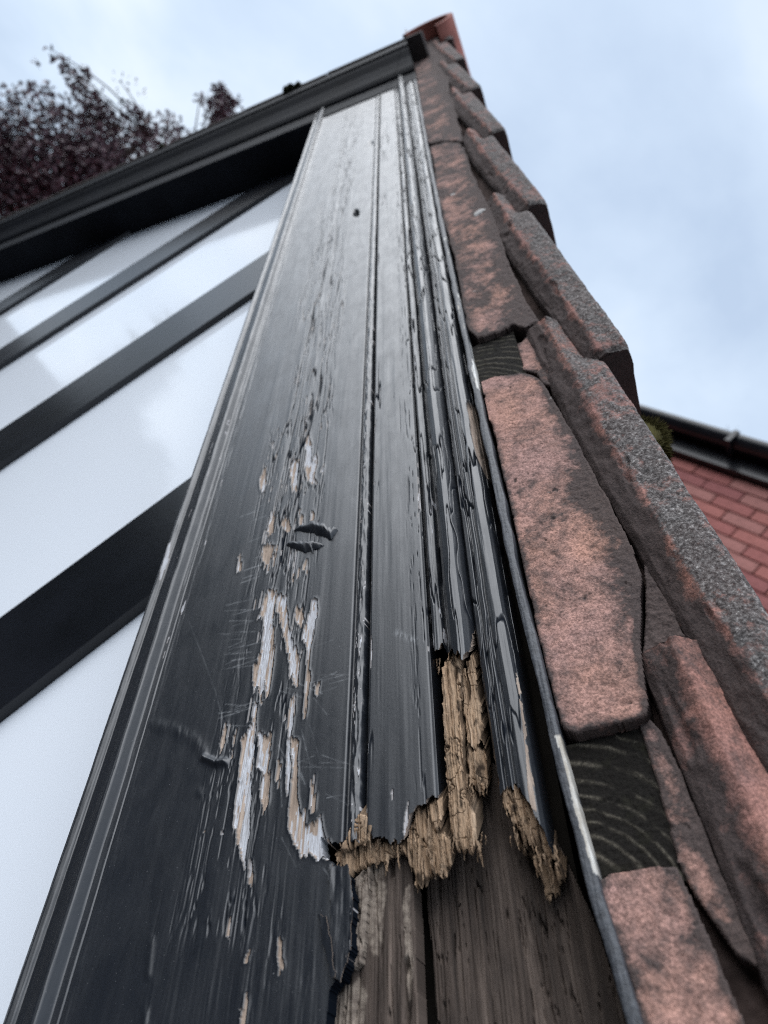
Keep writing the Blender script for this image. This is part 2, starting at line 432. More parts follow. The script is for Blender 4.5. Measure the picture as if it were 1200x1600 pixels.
V, Fq = zbox(XL + 40, XR - 40, -CAMZ / S, ZB - 190, -300, -90); mesh('rendered_wall', V, Fq, M_REND, gable, smooth=False)

# ------------------------------------------------------------------ right bargeboard
board = thing('bargeboard', 'peeling black bargeboard with broken rotten lower end beside the clay tiles', 'bargeboard', tuple(to_world(np.array((-190.0, 60.0, 0.0)))))
NR = 1000
YR = np.linspace(1650, 62, NR)
VR = np.array([vrow(y) for y in YR])
def grid(u0, u1, n, rows=VR):
    return np.meshgrid(np.linspace(u0, u1, n), rows)

PATCH = [
 [(420,922),(432,925),(425,960),(428,985),(428,1010),(421,1085),(416,1087),(414,1060),(409,1100),(403,1070),(394,1068),(397,1040),(404,1032),(410,1000),(414,960),(400,972),(405,955),(413,938)],
 [(432,928),(447,930),(450,965),(455,995),(458,1005),(465,1020),(468,1055),(466,1075),(458,1070),(453,1045),(448,1010),(437,970),(432,945)],
 [(462,945),(470,952),(475,970),(470,982),(462,970),(458,958)],
 [(488,937),(496,938),(495,960),(490,985),(487,1010),(483,1040),(486,1065),(482,1080),(478,1120),(474,1115),(475,1090),(478,1040),(479,1010),(472,992),(482,970)],
 [(494,1065),(499,1070),(496,1090),(491,1080)],
 [(455,1090),(463,1085),(462,1110),(457,1135),(453,1150),(455,1200),(450,1245),(447,1235),(449,1160),(452,1120)],
 [(397,1100),(400,1095),(399,1150),(393,1200),(391,1140)],
 [(376,1155),(390,1140),(400,1145),(397,1180),(392,1210),(391,1240),(390,1300),(382,1357),(375,1320),(370,1325),(367,1290),(368,1250),(374,1200),(378,1170)],
 [(403,1145),(423,1148),(420,1200),(422,1215),(418,1260),(411,1270),(408,1250),(411,1210),(403,1200)],
 [(455,1153),(466,1155),(464,1200),(465,1240),(468,1270),(476,1263),(478,1290),(490,1285),(500,1273),(503,1300),(512,1315),(535,1340),(495,1342),(480,1335),(470,1336),(460,1322),(452,1295),(453,1260),(458,1210)],
 [(432,1195),(436,1185),(437,1200),(434,1230),(430,1210)], [(490,1200),(492,1230),(491,1270),(485,1265)],
 [(350,1140),(354,1120),(352,1160),(346,1180),(345,1160)], [(363,1155),(367,1140),(365,1165),(361,1185)],
 [(481,676),(488,695),(487,720),(493,712),(495,725),(490,740),(494,752),(486,757),(480,745),(476,727),(478,710),(476,695)],
 [(458,722),(466,723),(464,740),(465,750),(462,772),(457,765),(455,750),(452,735)], [(413,728),(417,750),(412,770),(405,755),(409,745)],
 [(425,800),(429,810),(424,835),(416,835),(420,815)], [(440,815),(452,805),(454,828),(440,825)], [(468,800),(474,805),(472,825),(467,825)],
 [(486,800),(491,805),(489,820),(485,815)], [(413,850),(420,850),(430,855),(424,870),(414,890),(410,870)], [(437,850),(433,860),(427,890),(426,870)],
 [(476,878),(481,875),(478,890),(473,895)], [(372,870),(379,868),(377,890),(370,892)],
 [(436,1460),(441,1470),(443,1510),(439,1530),(435,1500)], [(391,1480),(388,1508),(382,1500)], [(383,1545),(386,1570),(380,1610),(376,1590)], [(357,1430),(360,1435),(357,1468),(353,1462)],
 [(390,1340),(396,1350),(393,1385),(388,1370)],
]
PRIMER = [[(420,922),(425,950),(420,985),(421,1010),(412,1090),(403,1070),(408,1020),(414,960)], [(448,965),(458,1000),(460,1070),(453,1045)],
 [(394,1195),(392,1300),(382,1360),(374,1300),(386,1230)], [(476,690),(488,695),(488,730),(476,728)], [(447,1160),(453,1155),(453,1240),(447,1240)],
 [(482,1000),(488,940),(491,940),(486,1000)], [(403,1145),(409,1145),(410,1210),(403,1200)], [(478,1300),(510,1312),(520,1342),(480,1335)]]

# --- fascia board
U, V = grid(-290, -137.2, 300)
PX, PY = to_px(U, V, 0)
jit = fbm(U * 0.45, V * 0.05, 3, 1) * 3.4 + fbm(U * 1.6, V * 0.12, 2, 2) * 1.8
jity = fbm(U * 0.7, V * 0.14, 3, 3) * 9.0
bare = np.zeros(U.shape, bool)
for p in PATCH: bare |= inpoly(PX + jit, PY + jity, p)
prim = np.zeros(U.shape, bool)
for p in PRIMER: prim |= inpoly(PX + jit, PY + jity, p)
# band of cracking that climbs the board
env = np.exp(-((U + 207 - 6 * fbm(V * 0.004, V * 0, 2, 4)) / 26.0) ** 2)
env *= sm(95, 140, V) * (0.45 + 0.55 * sm(4000, 700, V))
cr1 = np.abs(fbm(U * 0.16, V * 0.0065, 3, 1)); cr2 = np.abs(fbm(U * 0.33 + 40, V * 0.012, 3, 5))
crack = np.maximum(sm(0.075, 0.0, cr1), 0.8 * sm(0.06, 0.0, cr2)) * sm(0.22, 0.75, env + 0.35 * fbm(U * 0.05, V * 0.006, 2, 6))
fleck = (fbm(U * 0.7, V * 0.045, 3, 2) > 0.42) & (crack > 0.25) & (V > 230) & (V < 900)
fleck |= (fbm(U * 0.5, V * 0.03, 3, 7) > 0.60) & (env > 0.45) & (V > 170) & (V < 420)
bare |= fleck
prim |= bare & (fbm(U * 0.5, V * 0.03, 4, 6) > 0.16)
prim |= fleck & (fbm(U * 0.3, V * 0.03, 2, 3) > -0.2)
bl = blur(bare.astype(float), 3)
W = -1.0 * bare + 0.8 * np.clip(bl, 0, 0.5) * (~bare)
W += -(0.45 + 0.65 * sm(1200, 500, V)) * crack + 0.10 * blur(crack, 3)
W += 0.30 * fbm(U * 0.16, V * 0.006, 3, 2) * (0.25 + env) + 0.22 * fbm(U * 0.035, V * 0.01, 2, 3)
lowr = sm(165, 95, V) * sm(-262, -238, U)                       # long dry splits in the paint near the bottom
rid = np.abs(fbm(U * 0.20, V * 0.014, 4, 4))
W += lowr * (-0.55 * sm(0.09, 0.0, rid) * sm(0.0, 0.4, fbm(U * 0.05, V * 0.02, 2, 6)) + 0.18 * fbm(U * 0.5, V * 0.03, 3, 1))
W += 0.8 * np.exp(-(dline(PX, PY, [(240,1132),(275,1140),(305,1158),(328,1190),(350,1192)]) / 10.0) ** 2) * (0.6 + 0.5 * fbm(U * 0.25, V * 0.05, 3, 5))
W += 2.2 * np.exp(-(dline(PX, PY, [(320,1185),(338,1193),(352,1191)]) / 5.0) ** 2)
for ln in ([(238,1465),(230,1540),(226,1600)], [(342,1340),(334,1400),(326,1440)], [(318,1195),(312,1240)]):
    d = dline(PX + 0.15 * (PY - 1500) * 0, PY, ln); W += 0.6 * np.exp(-(d / 5.5) ** 2) * sm(-0.5, 0.4, fbm(PY * 0.02, PX * 0.0 + ln[0][0], 2, 4))
hole = np.hypot(PX - 556, (PY - 333)); W -= 9 * sm(6, 3.5, hole)
hole2 = np.hypot(PX - 580, PY - 224); W -= 4 * sm(5, 2, hole2)
# quirk, cracked bead and groove at the right edge
W -= 3.0 * np.exp(-((U + 147.2) / 0.8) ** 2)
bd = (U > -146) & (U < -139.6)
W += bd * (1.2 * np.sin(np.clip((U + 146) / 6.4, 0, 1) * math.pi) + 0.9 * fbm(U * 0.9, V * 0.10, 4, 1))
bfl = bd & (fbm(U * 1.3, V * 0.16, 4, 4) > 0.46) & (V < 700)
bare |= bfl; prim |= bfl
W -= 11 * sm(-139.8, -138.9, U)
scr = np.zeros(U.shape)
lines = [[(296,972),(318,1030),(336,1078),(352,1140),(362,1190)], [(398,1135),(350,1133)], [(560,1200),(470,1198)], [(520,1000),(490,1010)], [(440,880),(500,850)]]
for k in range(26):
    x = 372 + random.uniform(-15, 12); y = random.choice([955, 1010, 1030, 1120]) + random.uniform(-22, 22)
    lines.append([(x - random.uniform(8, 20), y + random.uniform(-3, 8)), (x + random.uniform(15, 34), y - random.uniform(-3, 11))])
for k in range(16):
    x = 500 + random.uniform(-50, 30); y = random.choice([1075, 1195, 1235, 1060]) + random.uniform(-14, 14)
    lines.append([(x - 14, y + random.uniform(-4, 4)), (x + random.uniform(10, 34), y + random.uniform(-14, 18))])
for k in range(14):
    x = 450 + random.uniform(-20, 60); y = 1200 + random.uniform(-140, 180)
    lines.append([(x, y), (x + random.uniform(2, 24), y + random.uniform(20, 60))])
for k in range(10):
    x = 400 + random.uniform(-15, 15); y = 800 + random.uniform(-40, 120)
    lines.append([(x - 12, y + 4), (x + 16, y - 6)])
for ln in lines:
    scr = np.maximum(scr, random.uniform(0.12, 0.45) * np.exp(-(dline(PX, PY, ln, 6) / 0.75) ** 2))
scr *= (0.4 + 0.6 * (fbm(PX * 0.1, PY * 0.1, 2, 3) > -0.1))
brk = [(500,1303),(512,1316),(535,1318),(575,1316),(640,1300),(640,1700),(508,1700),(510,1590),(516,1545),(536,1520),(552,1478),(548,1440),(552,1400),(545,1365),(518,1345),(505,1335)]
jb = fbm(U * 0.5, V * 0.2, 3, 6) * 4
keep = ~inpoly(PX + jb, PY + fbm(U * 0.8, V * 0.1, 3, 2) * 5, brk)
sheet('fascia_board', U, V, W, M_PAINT, board, keep, 8, dict(bare=bare, primer=prim, scratch=scr * ~bare, dirt=np.clip(crack * (0.5 + 0.6 * sm(1200, 500, V)), 0, 1) * ~bare), dict(dirt=1.0))

# --- cover board beside the groove
U, V = grid(-136.6, -99.2, 90)
PX, PY = to_px(U, V, 0)
W = 0.6 + 0.25 * fbm(U * 0.05, V * 0.012, 2, 5) + 0.16 * fbm(U * 0.2, V * 0.007, 3, 3)
ed = np.minimum(U + 136.6, -99.2 - U)
W -= 1.6 * sm(2.0, 0.0, ed) ** 2
cr1 = np.abs(fbm(U * 0.12 + 9, V * 0.005, 3, 6))
ck = sm(0.035, 0.0, cr1) * sm(-0.1, 0.35, fbm(U * 0.05, V * 0.006, 2, 2))
cr2 = np.abs(fbm(U * 0.4 + 3, V * 0.01, 3, 0)); ck = np.maximum(ck, sm(0.05, 0, cr2) * sm(-112, -102, U))
W -= 0.9 * ck; W += 0.1 * blur(ck, 3)
bare = np.zeros(U.shape, bool); jit = fbm(U * 0.6, V * 0.1, 3, 1) * 3
for p in ([(634,1270),(640,1250),(637,1300),(633,1312),(630,1300)], [(685,1130),(690,1135),(692,1170),(686,1165)], [(612,1240),(616,1232),(614,1250)]): bare |= inpoly(PX + jit, PY, p)
bare |= (fbm(U * 0.6, V * 0.05, 3, 5) > 0.5) & (ed < 2.2) & (V < 600) & (V > 150)
W -= 0.5 * bare
scr = 0.4 * np.exp(-(dline(PX, PY, [(622,990),(650,1002)], 20) / 5) ** 2) * (fbm(U * 1.5, V * 0.3, 2, 3) > 0)
brk = [(560,1310),(574,1308),(590,1310),(606,1314),(622,1320),(634,1312),(638,1285),(650,1262),(664,1256),(676,1248),(690,1240),(730,1235),(860,1700),(560,1700)]
keep = ~inpoly(PX + fbm(U * 0.6, V * 0.2, 3, 4) * 3, PY + fbm(U * 0.9, V * 0.02, 3, 6) * 8, brk)
sheet('cover_board', U, V, W, M_PAINT, board, keep, 14, dict(bare=bare, primer=bare * 0.8, scratch=scr, dirt=np.clip(ck * 1.2, 0, 1)), dict(bare=1.0, primer=0.1), slant=0.9)

# --- ogee moulding between cover board and fillet (broken off near the bottom)
U, V = grid(-99.0, -71.8, 110)
pu = [-99, -98.2, -97, -95.5, -93, -91, -90, -89, -87.6, -85, -81, -77.5, -75, -73.6, -72.6, -71.8]
pw = [-7, -6.5, 0.5, 1.8, 1.6, 0.2, -5.5, -5.0, 2.0, 5.5, 7.5, 6.8, 3.0, -2.0, -7.0, -9]
wob = 0.8 * fbm(V * 0.006, V * 0 + 3, 3, 1) + 0.35 * fbm(V * 0.03, U * 0.05, 3, 2)
W = np.interp((U + wob).ravel(), pu, pw).reshape(U.shape)
rough = sm(80, 300, V) * (0.4 + 0.6 * sm(250, 900, V))
ck = sm(0.06, 0, np.abs(fbm(U * 0.18, V * 0.012, 3, 4))) * sm(130, 260, V)
W += rough * 0.6 * fbm(U * 0.26, V * 0.009, 3, 3) - 1.6 * ck * (0.4 + rough) + 0.12 * fbm(U * 0.9, V * 0.05, 3, 5)
PX, PY = to_px(U, V, W)
brk = [(640,1030),(684,1012),(692,1006),(700,1024),(712,1018),(720,1030),(732,1020),(740,1000),(744,984),(800,980),(800,1240),(900,1700),(640,1700)]
bare = (fbm(U * 0.6, V * 0.05, 3, 3) > 0.52) & (V > 250) & (V < 700) & (U < -88)
keep = ~inpoly(PX + fbm(U * 0.6, V * 0.2, 3, 4) * 3, PY + fbm(U * 0.9, V * 0.02, 3, 1) * 10, brk)
sheet('ogee_moulding', U, V, W, M_PAINT, board, keep, 14, dict(bare=bare * 0.7, primer=bare, scratch=U * 0, dirt=np.clip(ck, 0, 1)), dict(bare=1.0, primer=0.0), slant=0.9)

# --- outer fillet against the metal strip
U, V = grid(-72.6, -51.6, 90)
pu = [-72.6, -71.8, -70.5, -68, -67, -66, -63.8, -62.6, -61.6, -58.5, -54.5, -52.6, -51.6]
pw = [-12, -3, -0.5, 0.6, -1.2, 0.8, 1.6, 0.0, 1.4, 2.2, 1.6, -1.0, -9]
wob = 0.9 * fbm(V * 0.007, V * 0 + 8, 3, 4) + 0.3 * fbm(V * 0.04, U * 0.05, 3, 2)
W = np.interp((U + wob).ravel(), pu, pw).reshape(U.shape)
rough = sm(180, 350, V)
ck = sm(0.06, 0, np.abs(fbm(U * 0.16, V * 0.013, 3, 1)))
W += 0.12 * fbm(U * 0.9, V * 0.03, 3, 5) + (0.25 + rough) * (0.65 * fbm(U * 0.2, V * 0.008, 3, 6) - 1.6 * ck)
PX, PY = to_px(U, V, W)
jx = fbm(U * 0.6, V * 0.1, 3, 4) * 2.5
hollow = inpoly(PX + jx, PY + jx * 3, [(728,632),(742,630),(752,660),(768,720),(782,775),(774,778),(760,745),(752,730),(744,712),(736,680)])
bare = hollow.copy()
bare |= inpoly(PX + jx, PY, [(806,1050),(811,1060),(818,1120),(826,1180),(834,1230),(838,1270),(830,1262),(824,1215),(818,1150),(810,1090)]) & (fbm(U * 0.8, V * 0.12, 3, 2) > -0.25)
W = W - 5.0 * hollow
brk = [(600,985),(742,985),(744,1040),(752,1045),(757,1110),(762,1180),(772,1188),(778,1212),(780,1240),(796,1232),(808,1228),(816,1245),(830,1262),(848,1300),(860,1330),(872,1350),(885,1345),(900,1350),(1060,1700),(600,1700)]
keep = ~inpoly(PX + jx, PY + fbm(U * 0.9, V * 0.02, 3, 1) * 7, brk)
sheet('outer_fillet', U, V, W, M_PAINT, board, keep, 14, dict(bare=bare, primer=bare * 0.05, scratch=U * 0, dirt=np.clip(ck, 0, 1)), dict(bare=1.0, primer=0.0), slant=0.9)

# --- bolection moulding along the white panel
U, V = grid(-324, -283, 80)
pu = [-324, -323.6, -322, -319, -316, -315, -313.8, -312, -306, -299.5, -297.5, -296, -294.5, -290, -289.2, -288.4, -283]
pw = [-112, -4, 2.0, 3.6, 2.6, 0.8, 1.4, 3.4, 5.2, 7.4, 7.0, 4.0, 0.8, 0.5, -0.8, 0.4, 0.1]
wob = 0.5 * fbm(V * 0.012, V * 0 + 5, 3, 2) + 0.22 * fbm(V * 0.05, U * 0.04, 3, 3)
W = np.interp((U + wob * sm(-324, -320, U)).ravel(), pu, pw).reshape(U.shape)
W += sm(-323, -320, U) * (0.35 * fbm(U * 0.2, V * 0.012, 4, 1) * sm(150, 400, V) + 0.12 * fbm(U * 0.6, V * 0.06, 3, 3))
PX, PY = to_px(U, V, W)
bare = inpoly(PX + fbm(U * 0.5, V * 0.1, 2, 3) * 2, PY, [(262,850),(268,845),(262,880),(250,908),(247,905),(254,880)])
bare |= (fbm(U * 0.4, V * 0.05, 3, 6) > 0.66) & (V > 300) & (V < 700)
sheet('bolection_moulding', U, V, W, M_PAINT, board, None, 3, dict(bare=bare * 0.8, primer=bare, scratch=U * 0))

# --- curled paint flakes standing off the fascia
def flake(pts, width, lift, seed):
    n = 34; k = 9
    pts = np.array(pts, float); s = np.linspace(0, 1, len(pts)); tt = np.linspace(0, 1, n)
    cx = np.interp(tt, s, pts[:, 0]); cy = np.interp(tt, s, pts[:, 1])
    c = np.array([uv_at(x, y) for x, y in zip(cx, cy)])
    env_ = np.sin(tt * math.pi) ** 0.6
    a = np.linspace(0, 1, k)
    Uu = np.repeat(c[:, :1], k, 1); Vv = c[:, 1:] + (a[None] * width * env_[:, None]) * (1 + 0.55 * fbm(tt[:, None] * 14 + seed, a[None] * 0.5, 3, seed + 2)) + 1.2 * fbm(tt[:, None] * 22, a[None] * 0 + seed, 2, seed); Ww = 0.2 + lift * env_[:, None] * np.sin(a[None] * 2.4) + 0.5 * fbm(tt[:, None] * 6 + seed, a[None] * 2, 2, seed)
    Vv = Vv - 4 * lift * 0.2 * (1 - a[None]) * env_[:, None]
    z = np.zeros(Uu.shape)
    sheet('paint_flake', Uu.T, Vv.T, Ww.T, M_PAINT, board, None, 0.7, dict(bare=z.T, primer=z.T, scratch=z.T))
flake([(448,853),(462,856),(478,860),(492,856),(506,853)], 7, 3.2, 1)
flake([(460,829),(490,829),(505,834),(518,840),(528,828)], 9, 4.5, 2)
flake([(478,850),(486,858),(490,864)], 5, 3.0, 3)

# --- rotten wood, torn pieces
def chunk(poly, w0, depth, seed, tilt=(0, 0), amp=2.2, res=0.33, matl=M_ROT, dark=None, name='torn_wood', jx=2.0, jy=26.0, parent=board, bulge=0.0, extra=None):
    q = np.array([uv_at(x, y, w0) for x, y in poly])
    u0, v0 = q.min(0) - 2; u1, v1 = q.max(0) + 2
    Uc, Vc = np.meshgrid(np.arange(u0, u1, res), np.arange(v0, v1, res * 0.8))
    px, py = to_px(Uc, Vc, w0)
    fx = fbm(Uc * 0.5 + seed, Vc * 0.15, 3, seed); fy = fbm(Uc * 0.7 + seed * 3, Vc * 0.01, 5, seed + 1, 0.7)
    kp = inpoly(px + fx * jx, py + fy * jy, poly)
    cu = (Uc - (u0 + u1) / 2) / max(1, (u1 - u0) / 2); cv = (Vc - (v0 + v1) / 2) / max(1, (v1 - v0) / 2)
    wv = 1.5 * fbm(Vc * 0.05 + seed, Uc * 0.1, 3, seed + 6)
    g = 0.6 * fbm((Uc + wv) * 0.30 + seed * 5, Vc * 0.018, 3, seed + 2) + 0.8 * fbm((Uc + wv) * 1.1, Vc * 0.022, 3, seed + 1)
    st = np.floor(fbm((Uc + wv) * 0.22 + seed, Vc * 0.035, 2, seed + 3) * 4) * 0.8
    ck = np.maximum(sm(0.08, 0, np.abs(fbm((Uc + wv) * 0.26 + seed * 2, Vc * 0.010, 2, seed + 4))), 0.7 * sm(0.03, 0, np.abs(fbm(Uc * 0.12 + seed, Vc * 0.10, 3, seed + 5))) * (fbm(Uc * 0.1, Vc * 0.04, 2, seed) > 0.15))
    Wc = w0 + amp * g + amp * 0.3 * st - 3.2 * ck + tilt[0] * cu + tilt[1] * cv + bulge * (1 - cu ** 2) + 0.25 * fbm(Uc * 1.8, Vc * 0.25, 2, seed)
    edg = blur(kp.astype(float), 3); Wc -= (1 - edg) * 5.0 * kp * (0.6 + fbm(Uc * 0.4, Vc * 0.2, 2, seed))
    dk = np.clip(0.75 * ck + 0.9 * sm(0.35, 0.62, fbm(Uc * 0.2, Vc * 0.09, 4, seed + 5)), 0, 1)
    if dark is not None: dk = np.clip(dk + dark, 0, 1)
    if extra: Wc = extra(px, py, Wc)
    return sheet(name, Uc, Vc, Wc, matl, parent, kp, depth, dict(dark=dk), dict(dark=0.6), slant=1.1)  # torn rims coloured darker, the shade of the cavities below painted in
# the long splinter under the broken moulding
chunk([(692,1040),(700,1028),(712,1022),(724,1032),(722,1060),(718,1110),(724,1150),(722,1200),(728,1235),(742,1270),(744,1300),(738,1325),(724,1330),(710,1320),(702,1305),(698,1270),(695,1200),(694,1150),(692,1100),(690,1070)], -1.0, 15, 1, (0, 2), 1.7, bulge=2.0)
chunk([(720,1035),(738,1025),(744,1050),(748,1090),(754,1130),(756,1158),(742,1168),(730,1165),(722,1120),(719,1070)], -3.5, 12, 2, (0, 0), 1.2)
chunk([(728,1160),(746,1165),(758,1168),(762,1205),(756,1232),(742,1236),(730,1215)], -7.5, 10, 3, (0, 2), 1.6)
# stump below the cover board
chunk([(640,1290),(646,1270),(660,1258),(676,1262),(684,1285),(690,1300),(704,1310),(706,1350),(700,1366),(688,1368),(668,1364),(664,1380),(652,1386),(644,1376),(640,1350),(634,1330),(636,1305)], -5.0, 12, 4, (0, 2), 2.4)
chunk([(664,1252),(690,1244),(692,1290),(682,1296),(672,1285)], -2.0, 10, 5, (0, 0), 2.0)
# torn end under groove and bead
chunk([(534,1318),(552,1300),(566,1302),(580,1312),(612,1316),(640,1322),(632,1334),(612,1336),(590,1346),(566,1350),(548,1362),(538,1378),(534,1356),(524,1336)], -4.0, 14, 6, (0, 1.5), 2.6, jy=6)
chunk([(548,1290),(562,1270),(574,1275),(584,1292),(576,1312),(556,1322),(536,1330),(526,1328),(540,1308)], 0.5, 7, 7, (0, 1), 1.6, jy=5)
# crumbling end under the outer fillet
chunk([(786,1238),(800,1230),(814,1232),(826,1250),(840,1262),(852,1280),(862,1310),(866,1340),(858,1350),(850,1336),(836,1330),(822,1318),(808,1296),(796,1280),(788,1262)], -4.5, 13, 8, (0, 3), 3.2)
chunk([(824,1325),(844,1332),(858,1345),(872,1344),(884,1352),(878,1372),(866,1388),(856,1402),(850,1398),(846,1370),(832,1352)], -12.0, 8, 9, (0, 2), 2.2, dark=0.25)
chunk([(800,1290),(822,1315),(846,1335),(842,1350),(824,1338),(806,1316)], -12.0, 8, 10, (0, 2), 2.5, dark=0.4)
# thin standing splinters
def splinter(px, py, ln, w, wid, seed):
    a = uv_at(px, py, w); r = np.random.default_rng(seed)
    n = 8; s = np.linspace(0, 1, n)
    cu = a[0] + np.cumsum(r.normal(0, 0.25, n)); cv = a[1] - s * ln; wd_ = wid * (1 - s * 0.8)
    P = []
    for i in range(n):
        for du, dw in ((-1, 0), (0, .8), (1, 0), (0, -.8)): P.append((cu[i] + du * wd_[i], cv[i], w + dw * wd_[i] - s[i] * r.uniform(-1, 2)))
    Fq = [(i * 4 + j, (i + 1) * 4 + j, (i + 1) * 4 + (j + 1) % 4, i * 4 + (j + 1) % 4) for i in range(n - 1) for j in range(4)]
    mesh('splinter', P, Fq, M_ROT, board, dict(dark=np.full(len(P), 0.1 + 0.3 * r.random())), smooth=False)
for i, (x, y, l, w) in enumerate([(561,1288,9,2),(570,1282,12,2.5),(578,1290,10,2),(590,1312,6,-3),(646,1310,14,-3),(660,1340,12,-4),(676,1330,10,-4),(690,1350,6,-4),(712,1300,9,0),(736,1310,6,0),(730,1210,8,-6),(752,1225,6,-7),(800,1262,9,-6),(826,1300,10,-8),(842,1320,10,-9),(858,1340,12,-10),(790,1250,6,-5),(705,1040,10,1),(726,1045,8,-2),(604,1335,7,-3),(620,1330,5,-3),(815,1270,8,-4)]):
    splinter(x, y, l, w, 0.5 + 0.25 * (i % 4), i)
for i in range(110):
    x0, y0 = [(550, 1325), (600, 1322), (660, 1300), (680, 1310), (715, 1300), (735, 1305), (742, 1215), (820, 1290), (850, 1335), (705, 1040)][i % 10]
    splinter(x0 + random.uniform(-24, 22), y0 + random.uniform(-14, 18), random.uniform(3, 11), random.uniform(-9, 1.5), random.uniform(0.22, 0.7), 100 + i)
# --- strips of timber laid bare beside the fascia (left plank) and the big old plank behind
def plank(name, poly, w0, seed, matl, pale=None, res=0.45, gap=None, depth=10, amp=1.0):
    q = np.array([uv_at(x, y, w0) for x, y in poly])
    u0, v0 = q.min(0); u1, v1 = q.max(0)
    Uc, Vc = np.meshgrid(np.arange(u0, u1, res), np.arange(v0, v1, res))
    px, py = to_px(Uc, Vc, w0)
    kp = inpoly(px + fbm(Uc * 0.5, Vc * 0.1, 3, seed) * 1.5, py, poly)
    ck = np.maximum(sm(0.05, 0, np.abs(fbm(Uc * 0.10 + seed, Vc * 0.010, 3, seed + 1))), 0.6 * sm(0.05, 0, np.abs(fbm(Uc * 0.35 + seed, Vc * 0.02, 3, seed + 3))) * (fbm(Uc * 0.1, Vc * 0.03, 2, seed) > 0))
    Wc = w0 + amp * (0.8 * fbm(Uc * 0.3, Vc * 0.012, 4, seed) + 0.6 * fbm(Uc * 1.2, Vc * 0.03, 3, seed + 2)) - 4.5 * ck
    pl = np.zeros(Uc.shape)
    for p in pale or []: pl = np.maximum(pl, blur(inpoly(px + fbm(Uc * 0.7, Vc * 0.12, 3, 3) * 5, py + fbm(Uc * 0.5, Vc * 0.1, 3, 5) * 12, p).astype(float), 1))
    edg = blur(kp.astype(float), 3); Wc -= (1 - edg) * 2.5
    return sheet(name, Uc, Vc, Wc, matl, board, kp, depth, dict(pale=pl))
plank('old_plank', [(660,1300),(700,1220),(760,1180),(830,1250),(880,1330),(930,1440),(985,1610),(990,1680),(684,1680),(678,1560),(668,1440)], -24, 3, M_OLD, res=0.4)
plank('old_plank', [(556,1350),(590,1300),(636,1300),(644,1380),(648,1440),(654,1600),(656,1680),(480,1680),(490,1590),(500,1540),(520,1500),(540,1420)], -10, 5, M_OLD,
      [[(576,1350),(600,1345),(602,1400),(596,1440),(590,1500),(578,1480),(576,1420)], [(552,1365),(572,1350),(570,1420),(566,1500),(548,1520),(552,1440)], [(520,1560),(560,1530),(575,1560),(560,1640),(520,1640)], [(630,1400),(640,1380),(646,1500),(636,1560)]], res=0.36)
plank('exposed_lath', [(553,1372),(574,1350),(578,1356),(574,1400),(570,1460),(566,1504),(550,1514),(553,1440)], -6, 6, M_OLD,
      [[(545,1340),(585,1340),(580,1420),(572,1520),(540,1520)]], res=0.3, depth=4, amp=0.6)
# loose paint skin folded back at the broken corner of the fascia
z = None
def skin(poly, w0, lift, seed):
    q = np.array([uv_at(x, y, w0) for x, y in poly]); u0, v0 = q.min(0); u1, v1 = q.max(0)
    Uc, Vc = np.meshgrid(np.arange(u0, u1, 0.35), np.arange(v0, v1, 0.35)); px, py = to_px(Uc, Vc, w0)
    kp = inpoly(px + fbm(Uc * 0.7, Vc * 0.2, 3, seed) * 4, py + fbm(Uc, Vc * 0.2, 3, seed + 1) * 5, poly)
    Wc = w0 + lift * (Uc - u0) / (u1 - u0) + 0.6 * fbm(Uc * 0.22, Vc * 0.05, 3, seed)
    zz = np.zeros(Uc.shape)
    sheet('paint_flake', Uc, Vc, Wc, M_PAINT, board, kp, 0.6, dict(bare=zz, primer=zz, scratch=zz), dict(bare=0.6))
skin([(510,1350),(545,1352),(552,1400),(550,1480),(530,1535),(518,1520),(512,1470),(516,1420)], 0.9, 0.6, 2)
skin([(496,1428),(512,1432),(524,1490),(530,1530),(520,1530),(508,1480)], 1.0, 2.6, 4)
# near-black core added behind everything so no light leaks through the boards
V_, F_ = [], []
P = [(-318, 40, -34), (-48, 40, -34), (-48, 2060, -34), (-318, 2130, -34), (-318, 40, -160), (-48, 40, -160), (-48, 2060, -160), (-318, 2130, -160)]
mesh('dark_core', np.array(P, float), [(0, 1, 2, 3), (4, 7, 6, 5), (0, 4, 5, 1), (1, 5, 6, 2), (2, 6, 7, 3), (3, 7, 4, 0)], M_CORE, board, smooth=False)

# ------------------------------------------------------------------ metal strip
strip = thing('verge_strip', 'thin dented metal strip running up between black bargeboard and pink clay', 'metal strip', tuple(to_world(np.array((-42.0, 60.0, 0.0)))))
m, t, b = mat('strip_metal')
uvn = coords(t); n_ = noise(t, uvn, 30.0, 5, 0.65); n3 = noise(t, coords(t, scale=(20, 3, 1)), 1.0, 5, 0.6)
pc = mixc(t, ramp(t, n_, (0.3, 0.0), (0.7, 1.0)), (0.020, 0.022, 0.027), (0.080, 0.086, 0.098))
link(t, mixc(t, attr(t, 'bare'), pc, mixc(t, ramp(t, n3, (0.35, 0.0), (0.65, 1.0)), (0.38, 0.34, 0.28), (0.74, 0.74, 0.72))), b.inputs['Base Color'])
b.inputs['Roughness'].default_value = 0.5; bump(t, b, n_, 0.7, 0.0006)
rows = VR[::2]; ss = np.linspace(0, 1, 22)
Tt, Vv = np.meshgrid(ss, rows)
px_r = np.interp(rows, [60, 71, 112, 183, 293, 401, 508, 600, 957, 1312, 2048, 2600][:], [-29, -30, -34, -37, -40, -41, -42.2, -43, -45, -45.5, -44, -43])
cu = px_r[:, None] - 3.3 + 0.7 * fbm(Vv * 0.03, Vv * 0, 4, 2)
hw = 2.7 + 0.7 * fbm(Vv * 0.05, Vv * 0 + 4, 4, 3)
ang = np.pi * (1 - Tt)
